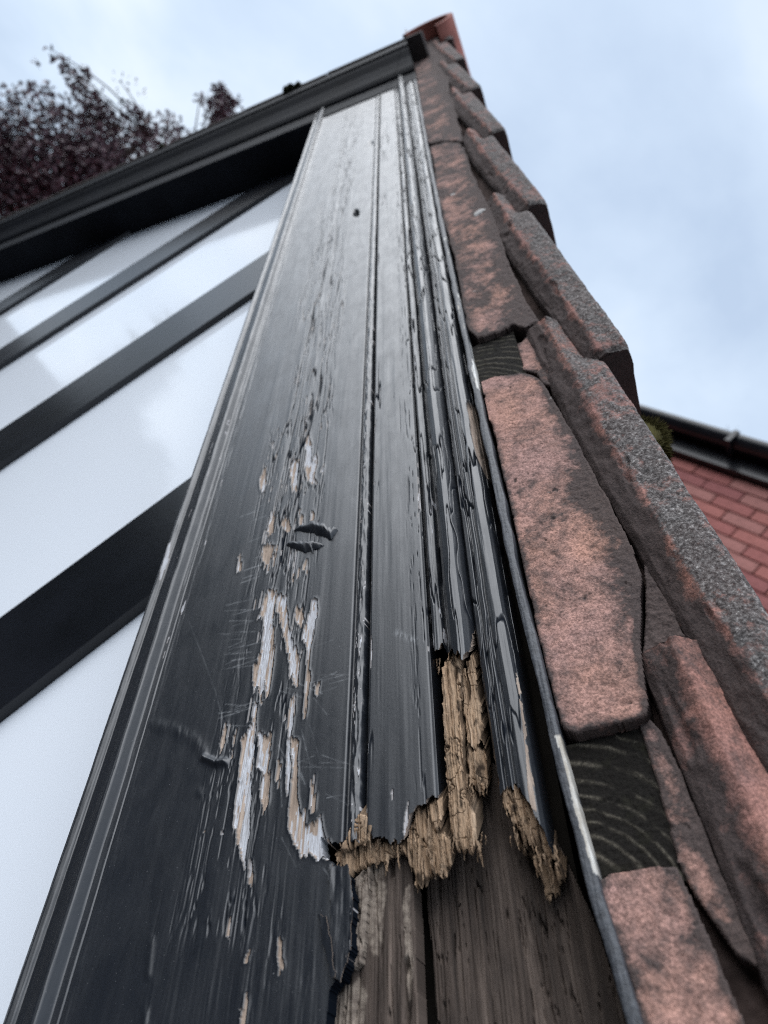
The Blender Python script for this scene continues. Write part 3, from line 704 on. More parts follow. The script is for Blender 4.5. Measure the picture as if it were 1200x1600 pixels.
Uu = cu + hw * np.cos(ang) * 1.0; Ww = 0.5 + 2.0 * np.sin(ang) ** 0.4 - 10 * ((Tt < 0.03) | (Tt > 0.97)) + 0.3 * fbm(Uu * 0.8, Vv * 0.06, 3, 5)
PX, PY = to_px(Uu, Vv, Ww)
bare = inpoly(PX + fbm(Uu, Vv * 0.1, 3, 1) * 2.5, PY + fbm(Uu, Vv * 0.1, 3, 2) * 5, [(868,1150),(878,1150),(890,1190),(908,1255),(926,1320),(938,1365),(928,1368),(912,1310),(896,1250),(880,1195)])
bare |= inpoly(PX + fbm(Uu, Vv * 0.1, 3, 1) * 2, PY, [(736,535),(744,540),(752,580),(752,612),(744,605),(738,570)])
bare |= (fbm(Uu * 0.6, Vv * 0.06, 3, 4) > 0.5) & (Vv > 450)
sheet('metal_edge', Uu, Vv, Ww, m, strip, None, 6, dict(bare=bare))

# ------------------------------------------------------------------ verge clay blocks, battens, tiles
def block(poly, seed, label, w0=-3.0, grime=0.0, sootline=None, res=0.6, depth=22, matl=M_BLOCK, name='verge_block', amp=1.0):
    q = np.array([uv_at(x, y, w0) for x, y in poly]); u0, v0 = q.min(0); u1, v1 = q.max(0)
    nu = int((u1 - u0) / res) + 1; rv = min(res * max(1.0, (v1 - v0) / 330), 2.0)
    Uc, Vc = np.meshgrid(np.linspace(u0, u1, nu), np.arange(v0, v1, rv))
    px, py = to_px(Uc, Vc, w0)
    kp = inpoly(px + fbm(Uc * 0.15, Vc * 0.03, 3, seed) * 3.0, py + fbm(Uc * 0.1 + 7, Vc * 0.1, 3, seed + 1) * 2.5, poly)
    k = blur(kp.astype(float), 2); edge = sm(0.45, 0.9, k)
    Wc = w0 - (1 - edge) * 1.8 + amp * (0.8 * fbm(Uc * 0.06, Vc * 0.02, 4, seed) + 0.55 * fbm(Uc * 0.3, Vc * 0.3, 4, seed + 2))
    pit = sm(0.62, 0.8, fbm(Uc * 0.22, Vc * 0.16, 3, seed + 3)); Wc -= 0.9 * pit
    soot_shade = grime + 0.35 * (1 - sm(0.5, 0.98, blur(kp.astype(float), 9))) + 0.5 * sm(-8, 20, Uc) + 0.25 * pit  # grime per block, darker at rims, towards the tiles and in pits
    root = thing(name, label, 'verge block', tuple(to_world(np.array([(u0 + u1) / 2, v0, w0]))), 'clay blocks along the verge')
    sheet('clay_face', Uc, Vc, Wc, matl, root, kp, depth, dict(soot_shade=soot_shade, lichen=Uc * 0))
    return root
block([(928,1378),(960,1362),(1010,1354),(1056,1350),(1080,1400),(1120,1490),(1180,1640),(1200,1700),(1010,1700),(990,1560)], 1, 'lowest pink clay verge block, directly below the large dark batten end', w0=-4)
block([(752,596),(775,588),(815,580),(835,585),(850,600),(880,650),(920,720),(960,800),(990,860),(1003,900),(1002,960),(1000,1000),(1004,1030),(1014,1100),(1010,1118),(985,1128),(940,1136),(900,1144),(878,1140),(862,1080),(840,990),(812,860),(780,715)], 2, 'long pink clay verge block between the two dark batten ends', w0=-3, depth=26)
block([(672,228),(700,222),(722,224),(745,285),(770,335),(792,400),(822,470),(842,500),(820,512),(800,506),(775,520),(745,528),(730,515),(716,430),(700,370),(686,320)], 3, 'dark stained pink clay verge block carrying the pale mortar dabs', w0=-3, grime=0.22)
block([(640,60),(664,40),(690,44),(694,80),(704,140),(716,190),(724,222),(700,219),(668,224),(655,160)], 4, 'uppermost reddish verge block just below the ridge', w0=-3, grime=0.30)
bed = thing('mortar_bed', 'dark mortar bedding filling the gap between verge blocks and tiles', 'mortar', tuple(to_world(np.array((-5.0, 60.0, -12.0)))))
U, V = np.meshgrid(np.linspace(-37, 34, 60), VR[::3]); W = -19 + 2.2 * fbm(U * 0.1, V * 0.03, 4, 3) + 1.0 * fbm(U * 0.4, V * 0.3, 3, 1)
sheet('bedding', U, V, W, M_BED, bed, None, 30)
# pink strip right of each batten end
block([(996,1128),(1012,1118),(1034,1140),(1064,1200),(1092,1270),(1122,1345),(1160,1430),(1195,1520),(1150,1490),(1084,1400),(1058,1346),(1030,1240)], 5, 'narrow pink clay piece beside the large batten end', w0=-9, depth=14)
block([(1004,872),(1030,915),(1058,962),(1076,1000),(1052,1010),(1012,1024),(998,1026),(1004,1008),(1006,960)], 7, 'rough dark clay lump wedged between the long pink block and the long lichen tile', w0=-7, depth=14, grime=0.4, amp=2.2)
block([(806,536),(828,520),(846,560),(862,605),(846,600),(836,584),(818,578)], 6, 'small grey pink clay piece beside the small batten end', w0=-8, depth=14)
# mortar dabs on the third block
def dab(px, py, r, label, k):
    w0 = -2.0; c = uv_at(px, py, w0); P = []; Fq = []
    n, mm = 18, 7
    for i in range(mm):
        f = i / (mm - 1)
        for j in range(n):
            a = 2 * math.pi * j / n; rr = r * math.cos(f * math.pi / 2) * (1 + 0.35 * math.sin(2 * a + k) + 0.2 * math.sin(5 * a + k))
            P.append((c[0] + rr * math.cos(a) * 1.3, c[1] + rr * math.sin(a) * 1.6, w0 - 2 + (r * 0.7) * math.sin(f * math.pi / 2)))
    Fq = [(i * n + j, i * n + (j + 1) % n, (i + 1) * n + (j + 1) % n, (i + 1) * n + j) for i in range(mm - 1) for j in range(n)]
    tag(mesh('mortar_dab', P, Fq, M_DAB, None), label, 'mortar dab', 'pale mortar dabs')
M_DAB = simple('pale_mortar', (0.52, 0.50, 0.48), 0.9, 0.2, 40, 0.4, spec=0.2)
dab(748, 331, 5.0, 'pale elongated mortar dab on the dark stained verge block beside the tile', 0.4)
dab(707, 303, 2.6, 'tiny pale mortar dab nearest the black moulding', 2.0)

def batten_mat():
    m, t, b = mat('end_grain')
    uv = coords(t)
    n1 = noise(t, uv, 60.0, 5, 0.7); n2 = noise(t, uv, 9.0, 5, 0.6)
    col = ramp(t, attr(t, 'ring'), (0.0, (0.014, 0.012, 0.010)), (1.0, (0.13, 0.115, 0.09)))
    col = mixc(t, 0.7, col, ramp(t, n1, (0.3, 0.3), (0.7, 1.3)), 'MULTIPLY')
    col = mixc(t, ramp(t, n2, (0.55, 0.0), (0.8, 0.4)), col, (0.036, 0.036, 0.018))
    link(t, col, b.inputs['Base Color']); b.inputs['Roughness'].default_value = 0.9; b.inputs['Specular IOR Level'].default_value = 0.2
    bump(t, b, n1, 0.9, 0.0009)
    return m
M_BAT = batten_mat()
def batten(u0, u1, v0, v1, w0, seed, label, skew=0.0):
    Uc, Vc = np.meshgrid(np.linspace(u0, u1, 90), np.linspace(v0, v1, 130))
    Uc = Uc + skew * (Vc - v0) / (v1 - v0)
    cu, cv = u0 - 14, v0 - 12
    r = np.hypot(Uc - cu, (Vc - cv)) + 1.2 * fbm(Uc * 0.10, Vc * 0.10, 4, seed)
    ring = np.abs(np.sin(r * 0.46 + 0.9 * np.sin(r * 0.13))) ** 16 * sm(-0.5, 0.3, fbm(Uc * 0.14, Vc * 0.14, 4, seed + 4)) * (0.55 + 0.45 * (fbm(Uc * 1.2, Vc * 1.2, 2, seed) > -0.15))
    Wc = w0 + 0.4 * ring + 0.5 * fbm(Uc * 0.5, Vc * 0.5, 4, seed)
    root = thing('roof_batten', label, 'batten', tuple(to_world(np.array([(u0 + u1) / 2, v0, w0]))), 'sawn batten ends under the tiles')
    sheet('sawn_end', Uc, Vc, Wc, M_BAT, root, None, 60, dict(ring=ring))
batten(-39, -2.5, 117, 184, -11, 1, 'larger dark batten end with pale growth rings, below the long pink block')
batten(-46, -4, 506, 590, -9, 2, 'smaller dark square batten end above the long pink block')

TU_LEN, GAUGE = 446.0, 357.0
def tile(k, label):
    vn0 = 488 + GAUGE * k
    rows = int(240 if k < 2 else 150); 
    s = np.concatenate([np.linspace(0, 12, 14), np.linspace(14, TU_LEN, rows)])
    uin = np.where(s < 285, 40 - 28 * s / 285, 12 - 8 * (s - 285) / 195)
    uout = 75 - 21 * s / 357
    tk = uout - uin
    # cross section round the visible side: inner face, chamfer, arris, lichen face, outer face, back
    cs = [(0.04, -300), (0.04, -60), (0.03, -30), (0.0, -16), (0.02, -9), (0.10, -5), (0.24, -2.0), (0.36, 1.2), (0.42, 2.6), (0.50, 3.0), (0.65, 2.6), (0.80, 2.4), (0.90, 2.0), (0.97, 0.2), (1.0, -4.0), (1.0, -14), (0.98, -40), (0.93, -80), (0.93, -300)]
    fr = []; 
    for (a, wa), (b_, wb) in zip(cs[:-1], cs[1:]):
        seg = max(1, int(math.hypot((b_ - a) * 45, min(40, abs(wb - wa))) / 0.9)) if wa > -40 and wb > -40 else 3
        for i in range(seg): fr.append((a + (b_ - a) * i / seg, wa + (wb - wa) * i / seg))
    fr.append(cs[-1]); fr = np.array(fr); n = len(fr)
    A = fr[:, 0][None]; Wb = fr[:, 1][None]
    Vv = (vn0 + s)[:, None] + A * 0
    Uu = uin[:, None] + tk[:, None] * A; Ww = Wb - 11 * sm(335, 385, s)[:, None] * sm(-40, -10, Wb) * sm(0.4, 0.8, A)
    T = np.cumsum(np.insert(np.hypot(np.diff(fr[:, 0]) * 40, np.diff(fr[:, 1])), 0, 0))[None] + 0 * Vv
    front = sm(-30, -6, Ww)
    d1_ = 1.9 * fbm(T * 0.05 + k * 9, Vv * 0.018, 4, k % 8) + 1.1 * fbm(T * 0.22 + k * 5, Vv * 0.12, 4, (k + 2) % 8) + 0.5 * fbm(T * 0.8, Vv * 0.8, 2, (k + 3) % 8)
    chip = sm(0.35, 0.6, fbm(T * 0.10 + k * 3, Vv * 0.035, 3, (k + 5) % 8)) * sm(0.05, 0.2, A) * sm(0.6, 0.4, A)
    Ww = Ww + front * (d1_ - 2.6 * chip)
    Uu = Uu + sm(0.5, 0.0, A) * 1.2 * fbm(Vv * 0.03, Vv * 0, 3, (k + 1) % 8) + sm(0.9, 1.0, A) * (0.8 * fbm(Vv * 0.05, T * 0.1, 3, (k + 4) % 8) + 0.35 * fbm(Vv * 0.6, T * 0.5, 2, (k + 6) % 8))
    nose = sm(9, 0, s)[:, None]                       # rounded lip
    Uu = Uu - nose * (A - 0.5) * 3.5; Ww = Ww - nose * front * 2.5
    Vv = Vv + (1 - sm(0, 6, s))[:, None] * 1.6 * fbm(A * 6, Ww * 0.1, 3, 1) + 8 * (0.5 - A) * (1 - sm(0, 30, s))[:, None]
    lich = np.clip(sm(0.30, 0.52, A) * sm(-20, -3, Ww) + 0.9 * sm(0.94, 1.0, A), 0, 1) * (0.75 + 0.25 * (s < 380))[:, None]
    if k == -1: lich = lich * (1 - 0.0 * A)
    if k == -2: lich = lich * 0.25
    soot_shade = np.clip((0.62 if k > -2 else 0.4) * sm(0.46, 0.2, A) + 0.75 * sm(8, 0, s)[:, None], 0, 1)  # sooty inner zone; nose lip darkened, its underside shade painted in
    Rn, Cn = Uu.shape; idx = np.arange(Rn * Cn).reshape(Rn, Cn)
    q = np.stack([idx[:-1, :-1], idx[:-1, 1:], idx[1:, 1:], idx[1:, :-1]], -1).reshape(-1, 4)
    P = np.stack([Uu, Vv, Ww], -1).reshape(-1, 3)
    la, sa = lich.ravel(), soot_shade.ravel()
    # caps: the nose end face seen from below, and the head; the cap joins matching points of inner and outer face
    half = Cn // 2; caps = []
    for r_, flip in ((0, False), (Rn - 1, True)):
        for i in range(half):
            a, b_, c_, d_ = idx[r_, i], idx[r_, i + 1], idx[r_, Cn - 2 - i], idx[r_, Cn - 1 - i]
            if b_ == c_: continue
            caps.append((a, d_, c_, b_) if not flip else (a, b_, c_, d_))
    base = len(P); cq = np.array(caps); ids = np.unique(cq); mp_ = {g: base + i for i, g in enumerate(ids)}
    P = np.concatenate([P, P[ids]]); la = np.concatenate([la, np.zeros(len(ids))]); sa = np.concatenate([sa, np.full(len(ids), 1.0)])  # end faces fully darkened, the shade under the nose put into the colour
    cq = np.vectorize(mp_.get)(cq)
    q = np.concatenate([q, cq])
    root = thing('roof_tile', label, 'roof tile', tuple(to_world(np.array([30.0, vn0, 0.0]))), 'clay tiles stepping up the verge')
    mesh('tile_body', P, q, M_TILE, root, dict(lichen=la, soot_shade=sa))
    return root
for k, lb in ((-2, 'lowest clay tile, red and grey, in the bottom corner below the long lichen tile'),
              (-1, 'long lichen covered clay tile crossing in front of the brick wall'),
              (0, 'clay tile whose dark blunt nose ends just above the black gutter'),
              (1, 'clay tile with its nose level with the pale mortar dab'),
              (2, 'clay tile third from the top with nose seen against the sky'),
              (3, 'small looking clay tile high on the verge, two below the ridge'),
              (4, 'dark clay tile next to the highest one'),
              (5, 'highest clay tile, tucked under the red ridge tile')):
    tile(k, lb)

# ------------------------------------------------------------------ roof behind the verge, ridge, left rake
M_RED = simple('red_clay', (0.30, 0.115, 0.09), 0.8, 0.3, 25, 0.4, spec=0.25)
roof = thing('porch_roof', 'shallow tiled porch roof running back from the gable to the brick house', 'roof', (-1.7, 1.2, 3.4))
AP = np.array([20.0, 2080.0])              # apex of the rafters in (u, v)
def uvw_box(u0, u1, v0, v1, w0, w1):
    P = [(a, b_, c_) for c_ in (w0, w1) for a, b_ in ((u0, v0), (u1, v0), (u1, v1), (u0, v1))]
    return np.array(P, float), np.array([(4, 5, 6, 7), (0, 3, 2, 1), (0, 1, 5, 4), (1, 2, 6, 5), (2, 3, 7, 6), (3, 0, 4, 7)])
BACK = -3150.0
V_, F_ = uvw_box(-10, 20, -260, 2120, BACK, -250); mesh('roof_slope', V_, F_, M_RED, roof, smooth=False)
P = [left_pt(a, q, w) for w in (BACK, -120) for a, q in ((735, 2000), (3300, 2000), (3300, 2030), (735, 2030))]
mesh('roof_slope', np.array(P), [(4, 7, 6, 5), (0, 1, 2, 3), (0, 4, 5, 1), (1, 5, 6, 2), (2, 6, 7, 3), (3, 7, 4, 0)], M_RED, roof, smooth=False)
M_RAKE = simple('black_satin', (0.007, 0.008, 0.011), 0.6, 0.3, 14, 0.3, spec=0.06)
# left bargeboard with stepped mouldings
lb = thing('far_bargeboard', 'glossy black far bargeboard with stepped mouldings descending to the left under mossy tiles', 'bargeboard', tuple(to_world(np.array(left_pt(400, 1800, 0)))))
UEND = 42.0
def lsweep(name, prof, mt, par, a0=None, a1=3300, n=60, amp=0.0):
    A_ = np.linspace(700, a1, n); A_[1] = max(A_[1], 790); V_ = []; k = len(prof)
    for i, a in enumerate(A_):
        for j, (q, w) in enumerate(prof):
            V_.append(left_pt(a if i else (LP[0] * q + UEND) / -LD[0], q + amp * random.uniform(-1, 1), w))
    Fq = [(i * k + j, (i + 1) * k + j, (i + 1) * k + (j + 1) % k, i * k + (j + 1) % k) for i in range(n - 1) for j in range(k)]
    return mesh(name, V_, Fq, mt, par, smooth=False)
lsweep('rake_board', [(1790, -112), (1790, -1), (1794, 3), (1884, 3), (1890, -3), (1890, -112)], M_RAKE, lb, amp=1.0)
lsweep('rake_moulding', [(1890.5, -60), (1890.5, 6), (1893, 9), (1905, 15), (1930, 21), (1955, 29), (1978, 41), (1986, 44), (1992, 45), (1992, -60)], M_RAKE, lb)
lsweep('rake_capping', [(1992.5, -60), (1992.5, 47), (1996, 50), (2036, 52), (2040, 46), (2040, -60)], M_RAKE, lb)
M_LT = clay_material('dark_clay', (0.10, 0.06, 0.055), 0.1, -0.05)
for i in range(9):
    a = 745 + i * 300
    P = [left_pt(a + da, q + (10 if da > 150 else 0), w) for w in (-300, 56) for da, q in ((0, 2042), (296, 2042), (296, 2058), (0, 2058))]
    root = thing('edge_tile', ['dark edge tile on the far bargeboard, the one touching the ridge', 'dark edge tile on the far bargeboard, second down from the ridge', 'dark edge tile on the far bargeboard, beneath the large moss lump', 'dark edge tile on the far bargeboard, fourth down from the ridge', 'dark edge tile on the far bargeboard, below the purple sprig', 'dark edge tile on the far bargeboard, sixth down beside the purple leaves', 'dark edge tile on the far bargeboard, seventh down from the ridge', 'dark edge tile on the far bargeboard, eighth down in front of the purple tree', 'dark edge tile on the far bargeboard, lowest at the left edge'][i], 'roof tile', tuple(to_world(np.array(left_pt(a, 2042, 0)))), 'edge tiles above the far bargeboard')
    mesh('tile_body', np.array(P), [(4, 7, 6, 5), (0, 1, 2, 3), (0, 4, 5, 1), (1, 5, 6, 2), (2, 6, 7, 3), (3, 7, 4, 0)], M_LT, root, dict(lichen=np.zeros(8), soot_shade=np.full(8, .6)), smooth=False)
def moss(center, r, label, col, seed, flat=0.7):
    """cushion of short shoots"""
    r_ = np.random.default_rng(seed); n = 9000
    d = r_.normal(size=(n, 3)); d /= np.linalg.norm(d, axis=1)[:, None]
    rad = r * (1 + 0.10 * np.sin(d[:, 0] * 5 + seed) + 0.08 * np.sin(d[:, 1] * 7))
    base = d * (rad * 0.8)[:, None]; tip = d * (rad * r_.uniform(0.92, 1.03, n))[:, None] + r_.normal(0, r * 0.03, (n, 3))
    side = np.cross(d, r_.normal(size=(n, 3))); side /= np.linalg.norm(side, axis=1)[:, None]; side *= r * 0.02
    C = np.array(center)
    P = np.stack([base - side, base + side, tip], 1).reshape(-1, 3)
    k = 14
    sph = []; Fs = []
    for i in range(k + 1):
        for j in range(2 * k):
            th, ph = math.pi * i / k, math.pi * j / k
            sph.append((math.sin(th) * math.cos(ph), math.sin(th) * math.sin(ph), math.cos(th)))
    sph = np.array(sph) * r * 0.86
    Fs = [(i * 2 * k + j, (i + 1) * 2 * k + j, (i + 1) * 2 * k + (j + 1) % (2 * k)) for i in range(k) for j in range(2 * k)] + [(i * 2 * k + j, (i + 1) * 2 * k + (j + 1) % (2 * k), i * 2 * k + (j + 1) % (2 * k)) for i in range(k) for j in range(2 * k)]
    T = np.arange(n * 3).reshape(-1, 3)
    P = np.concatenate([P, sph]) * np.array([1, 1.25, flat]) + C
    T = np.concatenate([T, np.array(Fs) + n * 3])
    o = mesh('moss_cushion', P, T, col, None, smooth=False)
    return tag(o, label, 'moss')
M_MOSS = simple('olive_moss', (0.060, 0.052, 0.018), 0.95, 0.5, 120, spec=0.1)
mc = uv_at(1004, 690, -40)
moss((mc[0] - 9, mc[1] - 6, -40), 27, 'olive brown moss cushion peeping out behind the long lichen tile', M_MOSS, 2, 1.0)
M_MOSSD = simple('dark_moss', (0.03, 0.032, 0.016), 0.95, 0.5, 90, spec=0.1)
for i, (x, y, r) in enumerate([(470, 128, 20), (488, 118, 15), (285, 208, 14)]):
    # lumps sit on the edge tiles: found along the rake at the tiles' top
    a = uv_at(x, y, 52); aa = a @ LD
    moss(left_pt(aa, 2060, 52), r, ['dark moss lump on the far roof edge, larger of the pair', 'dark moss lump on the far roof edge, nearer the ridge', 'small dark moss lump on the far roof edge by the purple tree'][i], M_MOSSD, 5 + i, 0.9)
# ridge tile: a half round running back along the ridge
ridge = thing('ridge_tile', 'red clay ridge tile crowning the top of the verge', 'ridge tile', tuple(to_world(np.array((60.0, 2330.0, 0.0)))))
def ridge_piece(cu, cv, r0, w0, w1, par):
    n = 20; P = []
    for w in (w0, w1):
        for rr in (r0, r0 - 14):
            for i in range(n + 1):
                th = math.radians(-15) + math.radians(210) * i / n
                X = rr * math.cos(th); Z = rr * math.sin(th) * 0.95
                a, b_ = UPv * X + UPu * Z, -UPu * X + UPv * Z
                P.append((cu + a, cv + b_, w))
    m_ = n + 1; Fq = []
    for i in range(n):
        Fq += [(i, i + 1, 2 * m_ + i + 1, 2 * m_ + i), (m_ + i, 3 * m_ + i, 3 * m_ + i + 1, m_ + i + 1), (2 * m_ + i, 2 * m_ + i + 1, 3 * m_ + i + 1, 3 * m_ + i), (i, m_ + i, m_ + i + 1, i + 1)]
    return mesh('ridge_body', P, Fq, M_RED, par, smooth=False)
ridge_piece(12, 2375, 86, -330, 40, ridge)

# ------------------------------------------------------------------ brick house behind
h = 2.62; YW = 1.06 * h - H * S + 0.15
house = thing('brick_house', 'red brick house wall under a black gutter behind the tiles', 'house', (-2.0, YW + 1.5, 0))
M_BR = []
for i, c in enumerate([(0.27, 0.105, 0.095), (0.30, 0.12, 0.105), (0.235, 0.092, 0.088), (0.29, 0.135, 0.12)]): M_BR.append(simple('red_brick_%s' % 'abcd'[i], c, 0.9, 0.22, 40, 0.4, spec=0.2))
M_MORT = simple('brick_mortar', (0.20, 0.115, 0.105), 0.95, 0.2, 60, 0.3, spec=0.1)
m, t, b = mat('brick_field')
bt = nd(t, 'ShaderNodeTexBrick'); bt.inputs['Scale'].default_value = 1.0
link(t, coords(t, 'UV'), bt.inputs['Vector'])
bt.inputs['Color1'].default_value = (0.32, 0.09, 0.08, 1); bt.inputs['Color2'].default_value = (0.27, 0.075, 0.068, 1); bt.inputs['Mortar'].default_value = (0.20, 0.10, 0.09, 1)
bt.inputs['Brick Width'].default_value = 0.225; bt.inputs['Row Height'].default_value = 0.075; bt.inputs['Mortar Size'].default_value = 0.006
link(t, bt.outputs[0], b.inputs['Base Color']); b.inputs['Roughness'].default_value = 0.9
M_FIELD = m
ZE = CAMZ + h
P, Fq = box_world((-3.0, YW + 0.16, (ZE - 0.165) / 2), 12, 0.30, ZE - 0.165)
wall = mesh('wall', P, Fq, M_FIELD, house, world=True, smooth=False)
def cam_ray(px, py):
    r = np.array([px - 600.0, 800.0 - py, F]); return M @ r
cells = []
BX, BZ = 0.225, 0.075
for row in range(70):
    z = ZE - 0.20 - row * BZ
    for c in range(-20, 40):
        x = -5.5 + c * BX + (row % 2) * BX / 2
        d = np.array([x, YW, z]) - np.array([0, -H * S, CAMZ]); pc_ = M.T @ d
        if pc_[2] <= 0: continue
        px, py = 600 + F * pc_[0] / pc_[2], 800 - F * pc_[1] / pc_[2]
        if 985 < px < 1290 and 640 < py < 1010 and py < 640 + (px - 960) * 1.55: cells.append((x, z))
cells = cells[:300]
bmeshes = []
for i in range(4):
    P, Fq = box_world((0, 0, 0), 0.215, 0.03, 0.065)
    P[:, 1] += 0
    me = bpy.data.meshes.new('brick'); me.from_pydata([tuple(p) for p in P], [], [tuple(f) for f in Fq]); me.materials.append(M_BR[i]); bmeshes.append(me)
for i, (x, z) in enumerate(cells):
    o = bpy.data.objects.new('brick', random.choice(bmeshes)); COL.objects.link(o); o.parent = wall
    o.location = Vector((x, YW - 0.006 + random.uniform(-.002, .002), z)) - Vector(rootloc(wall)); o.rotation_euler = (0, random.uniform(-.006, .006), random.uniform(-.01, .01))
# eaves: soffit, fascia, half round gutter
P, Fq = box_world((-3.0, YW - 0.018, ZE - 0.152), 12, 0.062, 0.02); mesh('soffit', P, Fq, M_BLACK, house, world=True, smooth=False)
P, Fq = box_world((-3.0, YW - 0.062, ZE - 0.087), 12, 0.024, 0.15); mesh('eaves_fascia', P, Fq, M_BLACK, house, world=True, smooth=False)
n = 14; pr = []
for i in range(n + 1):
    a = math.pi + math.pi * i / n; pr.append((YW - 0.135 + 0.058 * math.cos(a), ZE - 0.01 + 0.062 * math.sin(a)))
for i in range(n + 1):
    a = 2 * math.pi - math.pi * i / n; pr.append((YW - 0.135 + 0.054 * math.cos(a), ZE - 0.01 + 0.058 * math.sin(a)))
P = [(x, y, z) for x in (-8.8, 2.9) for y, z in pr]; k = len(pr)
gut = mesh('gutter', P, [(i, (i + 1) % k, k + (i + 1) % k, k + i) for i in range(k)], M_BLACK, house, world=True)
for bx in np.arange(-8.4, 2.8, 0.9):
    P, Fq = box_world((bx, YW - 0.135, ZE - 0.045), 0.03, 0.136, 0.09); mesh('gutter_bracket', P, Fq, M_BLACK, gut, world=True, smooth=False)
P = [(-9, YW - 0.12, ZE + 0.02), (3, YW - 0.12, ZE + 0.02), (3, YW + 3.2, ZE + 0.75), (-9, YW + 3.2, ZE + 0.75), (-9, YW - 0.12, ZE - 0.01), (3, YW - 0.12, ZE - 0.01), (3, YW + 3.2, ZE + 0.70), (-9, YW + 3.2, ZE + 0.70)]
mesh('roof', np.array(P), [(0, 1, 2, 3), (4, 7, 6, 5), (0, 4, 5, 1), (1, 5, 6, 2), (2, 6, 7, 3), (3, 7, 4, 0)], simple('roof_slate', (0.05, 0.05, 0.055), 0.7, 0.3, 8, 0.3), house, world=True, smooth=False)
# weed growing in the gutter
dr = cam_ray(1143, 668); k_ = (YW - 0.135 + H * S) / dr[1]; gx = dr[0] * k_
P = []; Fq = []
for i in range(9):
    a = random.uniform(-.7, .7); l = random.uniform(.05, .11); o = len(P)
    P += [(gx + i * .008 - .003, YW - 0.135, ZE - .02), (gx + i * .008 + .003, YW - 0.135, ZE - .02), (gx + i * .008 + a * l, YW - .135 + random.uniform(-.03, .03), ZE - .02 + l)]; Fq.append((o, o + 1, o + 2))
tag(mesh('gutter_weed', P, Fq, M_MOSSD, None, world=True, smooth=False), 'wispy weed sprouting from the black gutter', 'weed')

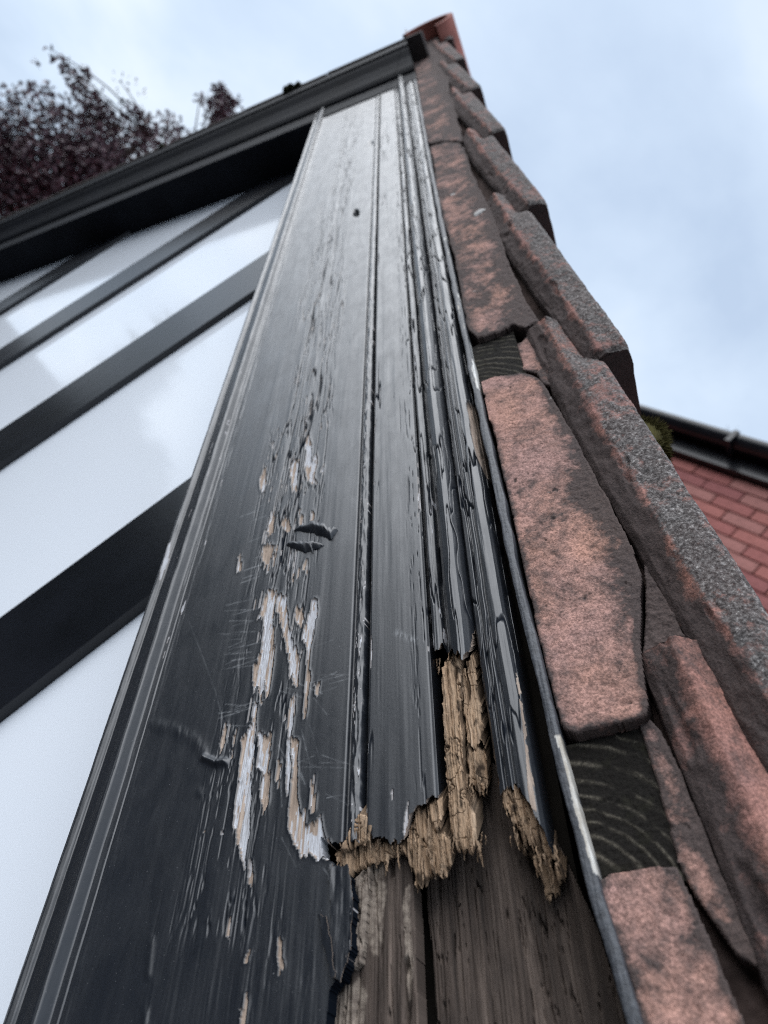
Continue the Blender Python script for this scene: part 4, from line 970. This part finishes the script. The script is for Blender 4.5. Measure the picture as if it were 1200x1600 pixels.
# ------------------------------------------------------------------ purple leaved tree
def ray_point(px, py, dist):
    d = cam_ray(px, py); d = d / np.linalg.norm(d); return np.array([0, -H * S, CAMZ]) + d * dist
m, t, b = mat('purple_leaf')
ri = nd(t, 'ShaderNodeAttribute'); ri.attribute_name = 'tone'
link(t, mixc(t, ri.outputs['Fac'], (0.030, 0.013, 0.021), (0.13, 0.062, 0.075)), b.inputs['Base Color'])
b.inputs['Roughness'].default_value = 0.42; b.inputs['Specular IOR Level'].default_value = 0.5
M_LEAF = m
M_BARK = simple('bark', (0.06, 0.045, 0.04), 0.9, 0.4, 20, 0.6, spec=0.1)
TD = 9.5
def tree():
    c = ray_point(60, 330, TD)
    base = np.array([c[0], c[1] + 0.4, 0.0])
    root = thing('purple_tree', 'tall purple leaved tree beyond the far black bargeboard', 'tree', tuple(base))
    # limbs
    P = []; Fq = []
    def limb(a, b_, r0, r1, n=8):
        a = np.array(a, float); b_ = np.array(b_, float); d = (b_ - a) / np.linalg.norm(b_ - a)
        s = np.cross(d, (0.3, 0.9, 0.2)); s /= np.linalg.norm(s); q = np.cross(d, s)
        o = len(P); st = 6; bend = rng.normal(0, 0.05, 3) * np.linalg.norm(b_ - a)
        for i in range(st + 1):
            f = i / st; cc = a + (b_ - a) * f + bend * math.sin(math.pi * f); r = r0 + (r1 - r0) * f
            for j in range(n):
                th = 2 * math.pi * j / n; P.append(cc + r * (s * math.cos(th) + q * math.sin(th)))
        for i in range(st):
            for j in range(n): Fq.append((o + i * n + j, o + i * n + (j + 1) % n, o + (i + 1) * n + (j + 1) % n, o + (i + 1) * n + j))
    top = base + np.array([0, 0, 2.2]); limb(base, top, 0.22, 0.15, 12)
    clumps = []          # (centre, radius, leaves)
    def cl(px, py, d, r, n): clumps.append((ray_point(px, py, d), r, n))
    for px, py, r, n in [(30,290,.55,2400),(90,290,.5,2400),(150,260,.42,1900),(40,230,.38,1500),(110,225,.36,1500),(190,240,.32,1200),(235,215,.22,500),(265,200,.18,260),(10,330,.5,1500),(0,250,.4,1200),(-60,300,.7,2200),(-60,210,.5,1000),(10,190,.25,380),(60,185,.25,380),(130,185,.24,400),(170,200,.22,420),(100,330,.5,1800),(170,300,.5,1800),(230,260,.4,1100),
                         (20,150,.14,60),(50,140,.12,50),(140,150,.16,140),(155,165,.15,120),(120,130,.12,90),(105,105,.09,50),(92,90,.07,22),(135,115,.08,40),(200,175,.13,70),(225,185,.12,60),(190,130,.10,10),(220,140,.10,6),(75,75,.06,5),(60,98,.05,6),(160,190,.2,260),(80,160,.2,150),
                         (345,148,.10,120),(352,160,.12,190),(330,158,.07,36),(312,156,.05,20),(368,160,.07,46),(348,133,.05,18),(345,175,.14,220),(350,200,.25,500),(300,260,.4,900)]:
        cl(px, py, TD + rng.uniform(-.5, .5), r, n)
    for cc, r, n in clumps[:14:2]: limb(top, cc, 0.08, 0.015, 7)
    for cc, r, n in clumps[19:35:2]: limb(clumps[6][0], cc, 0.012, 0.004, 5)
    for cc, r, n in clumps[35:41]: limb(clumps[-1][0], cc, 0.016, 0.005, 5)
    mesh('trunk', np.array(P), Fq, M_BARK, root, world=True)
    LV = []; TN = []
    for i_, (cc, r, n) in enumerate(clumps):
        if 3 <= i_ <= 7 or 12 <= i_ <= 15: n = int(n * 0.6)
        d = rng.normal(size=(n, 3)); d /= np.linalg.norm(d, axis=1)[:, None]
        p = cc + d * (r * rng.random(n) ** 0.45)[:, None] * np.array([1.1, 1.1, .9])
        ax = rng.normal(size=(n, 3)); ax[:, 2] -= 0.4; ax /= np.linalg.norm(ax, axis=1)[:, None]
        sd_ = np.cross(ax, rng.normal(size=(n, 3))); sd_ /= np.linalg.norm(sd_, axis=1)[:, None]; nn = np.cross(ax, sd_)
        L = rng.uniform(.04, .075, n)[:, None]; Wd = L * 0.30
        LV.append(np.stack([p, p + ax * L * .45 + sd_ * Wd + nn * L * .08, p + ax * L, p + ax * L * .45 - sd_ * Wd + nn * L * .08], 1))
        TN.append(np.repeat(rng.random(n), 4))
    LV = np.concatenate(LV).reshape(-1, 3); TN = np.concatenate(TN)
    mesh('crown', LV, np.arange(len(LV)).reshape(-1, 4), M_LEAF, root, dict(tone=TN), world=True, smooth=False)
tree()

# ------------------------------------------------------------------ garden hedge opposite the gable (seen mirrored in the gloss)
def hedge():
    P, T = [], []
    n = 9000
    for i in range(n):
        a = math.radians(rng.uniform(165, 256)); R_ = rng.uniform(9.5, 11.5)
        hh = 3.1 + 0.9 * math.sin(a * 7) + 0.6 * math.sin(a * 17 + 1) + 0.5 * math.sin(a * 41)
        z = hh * (1 - rng.random() ** 1.4 * 0.98)
        c = np.array([R_ * math.sin(a), R_ * math.cos(a), z])
        ax = rng.normal(size=3); ax /= np.linalg.norm(ax); sd_ = np.cross(ax, rng.normal(size=3)); sd_ /= np.linalg.norm(sd_)
        L = rng.uniform(.18, .42)
        P += [c - ax * L, c + sd_ * L * .5, c + ax * L, c - sd_ * L * .5]; T.append((4 * i, 4 * i + 1, 4 * i + 2, 4 * i + 3))
    o = mesh('hedge', np.array(P), T, simple('hedge_leaf', (0.045, 0.065, 0.022), 0.7, 0.5, 6.0), None, world=True, smooth=False)
    tag(o, 'tall dark green garden hedge standing opposite the gable', 'hedge', kind='stuff')
hedge()
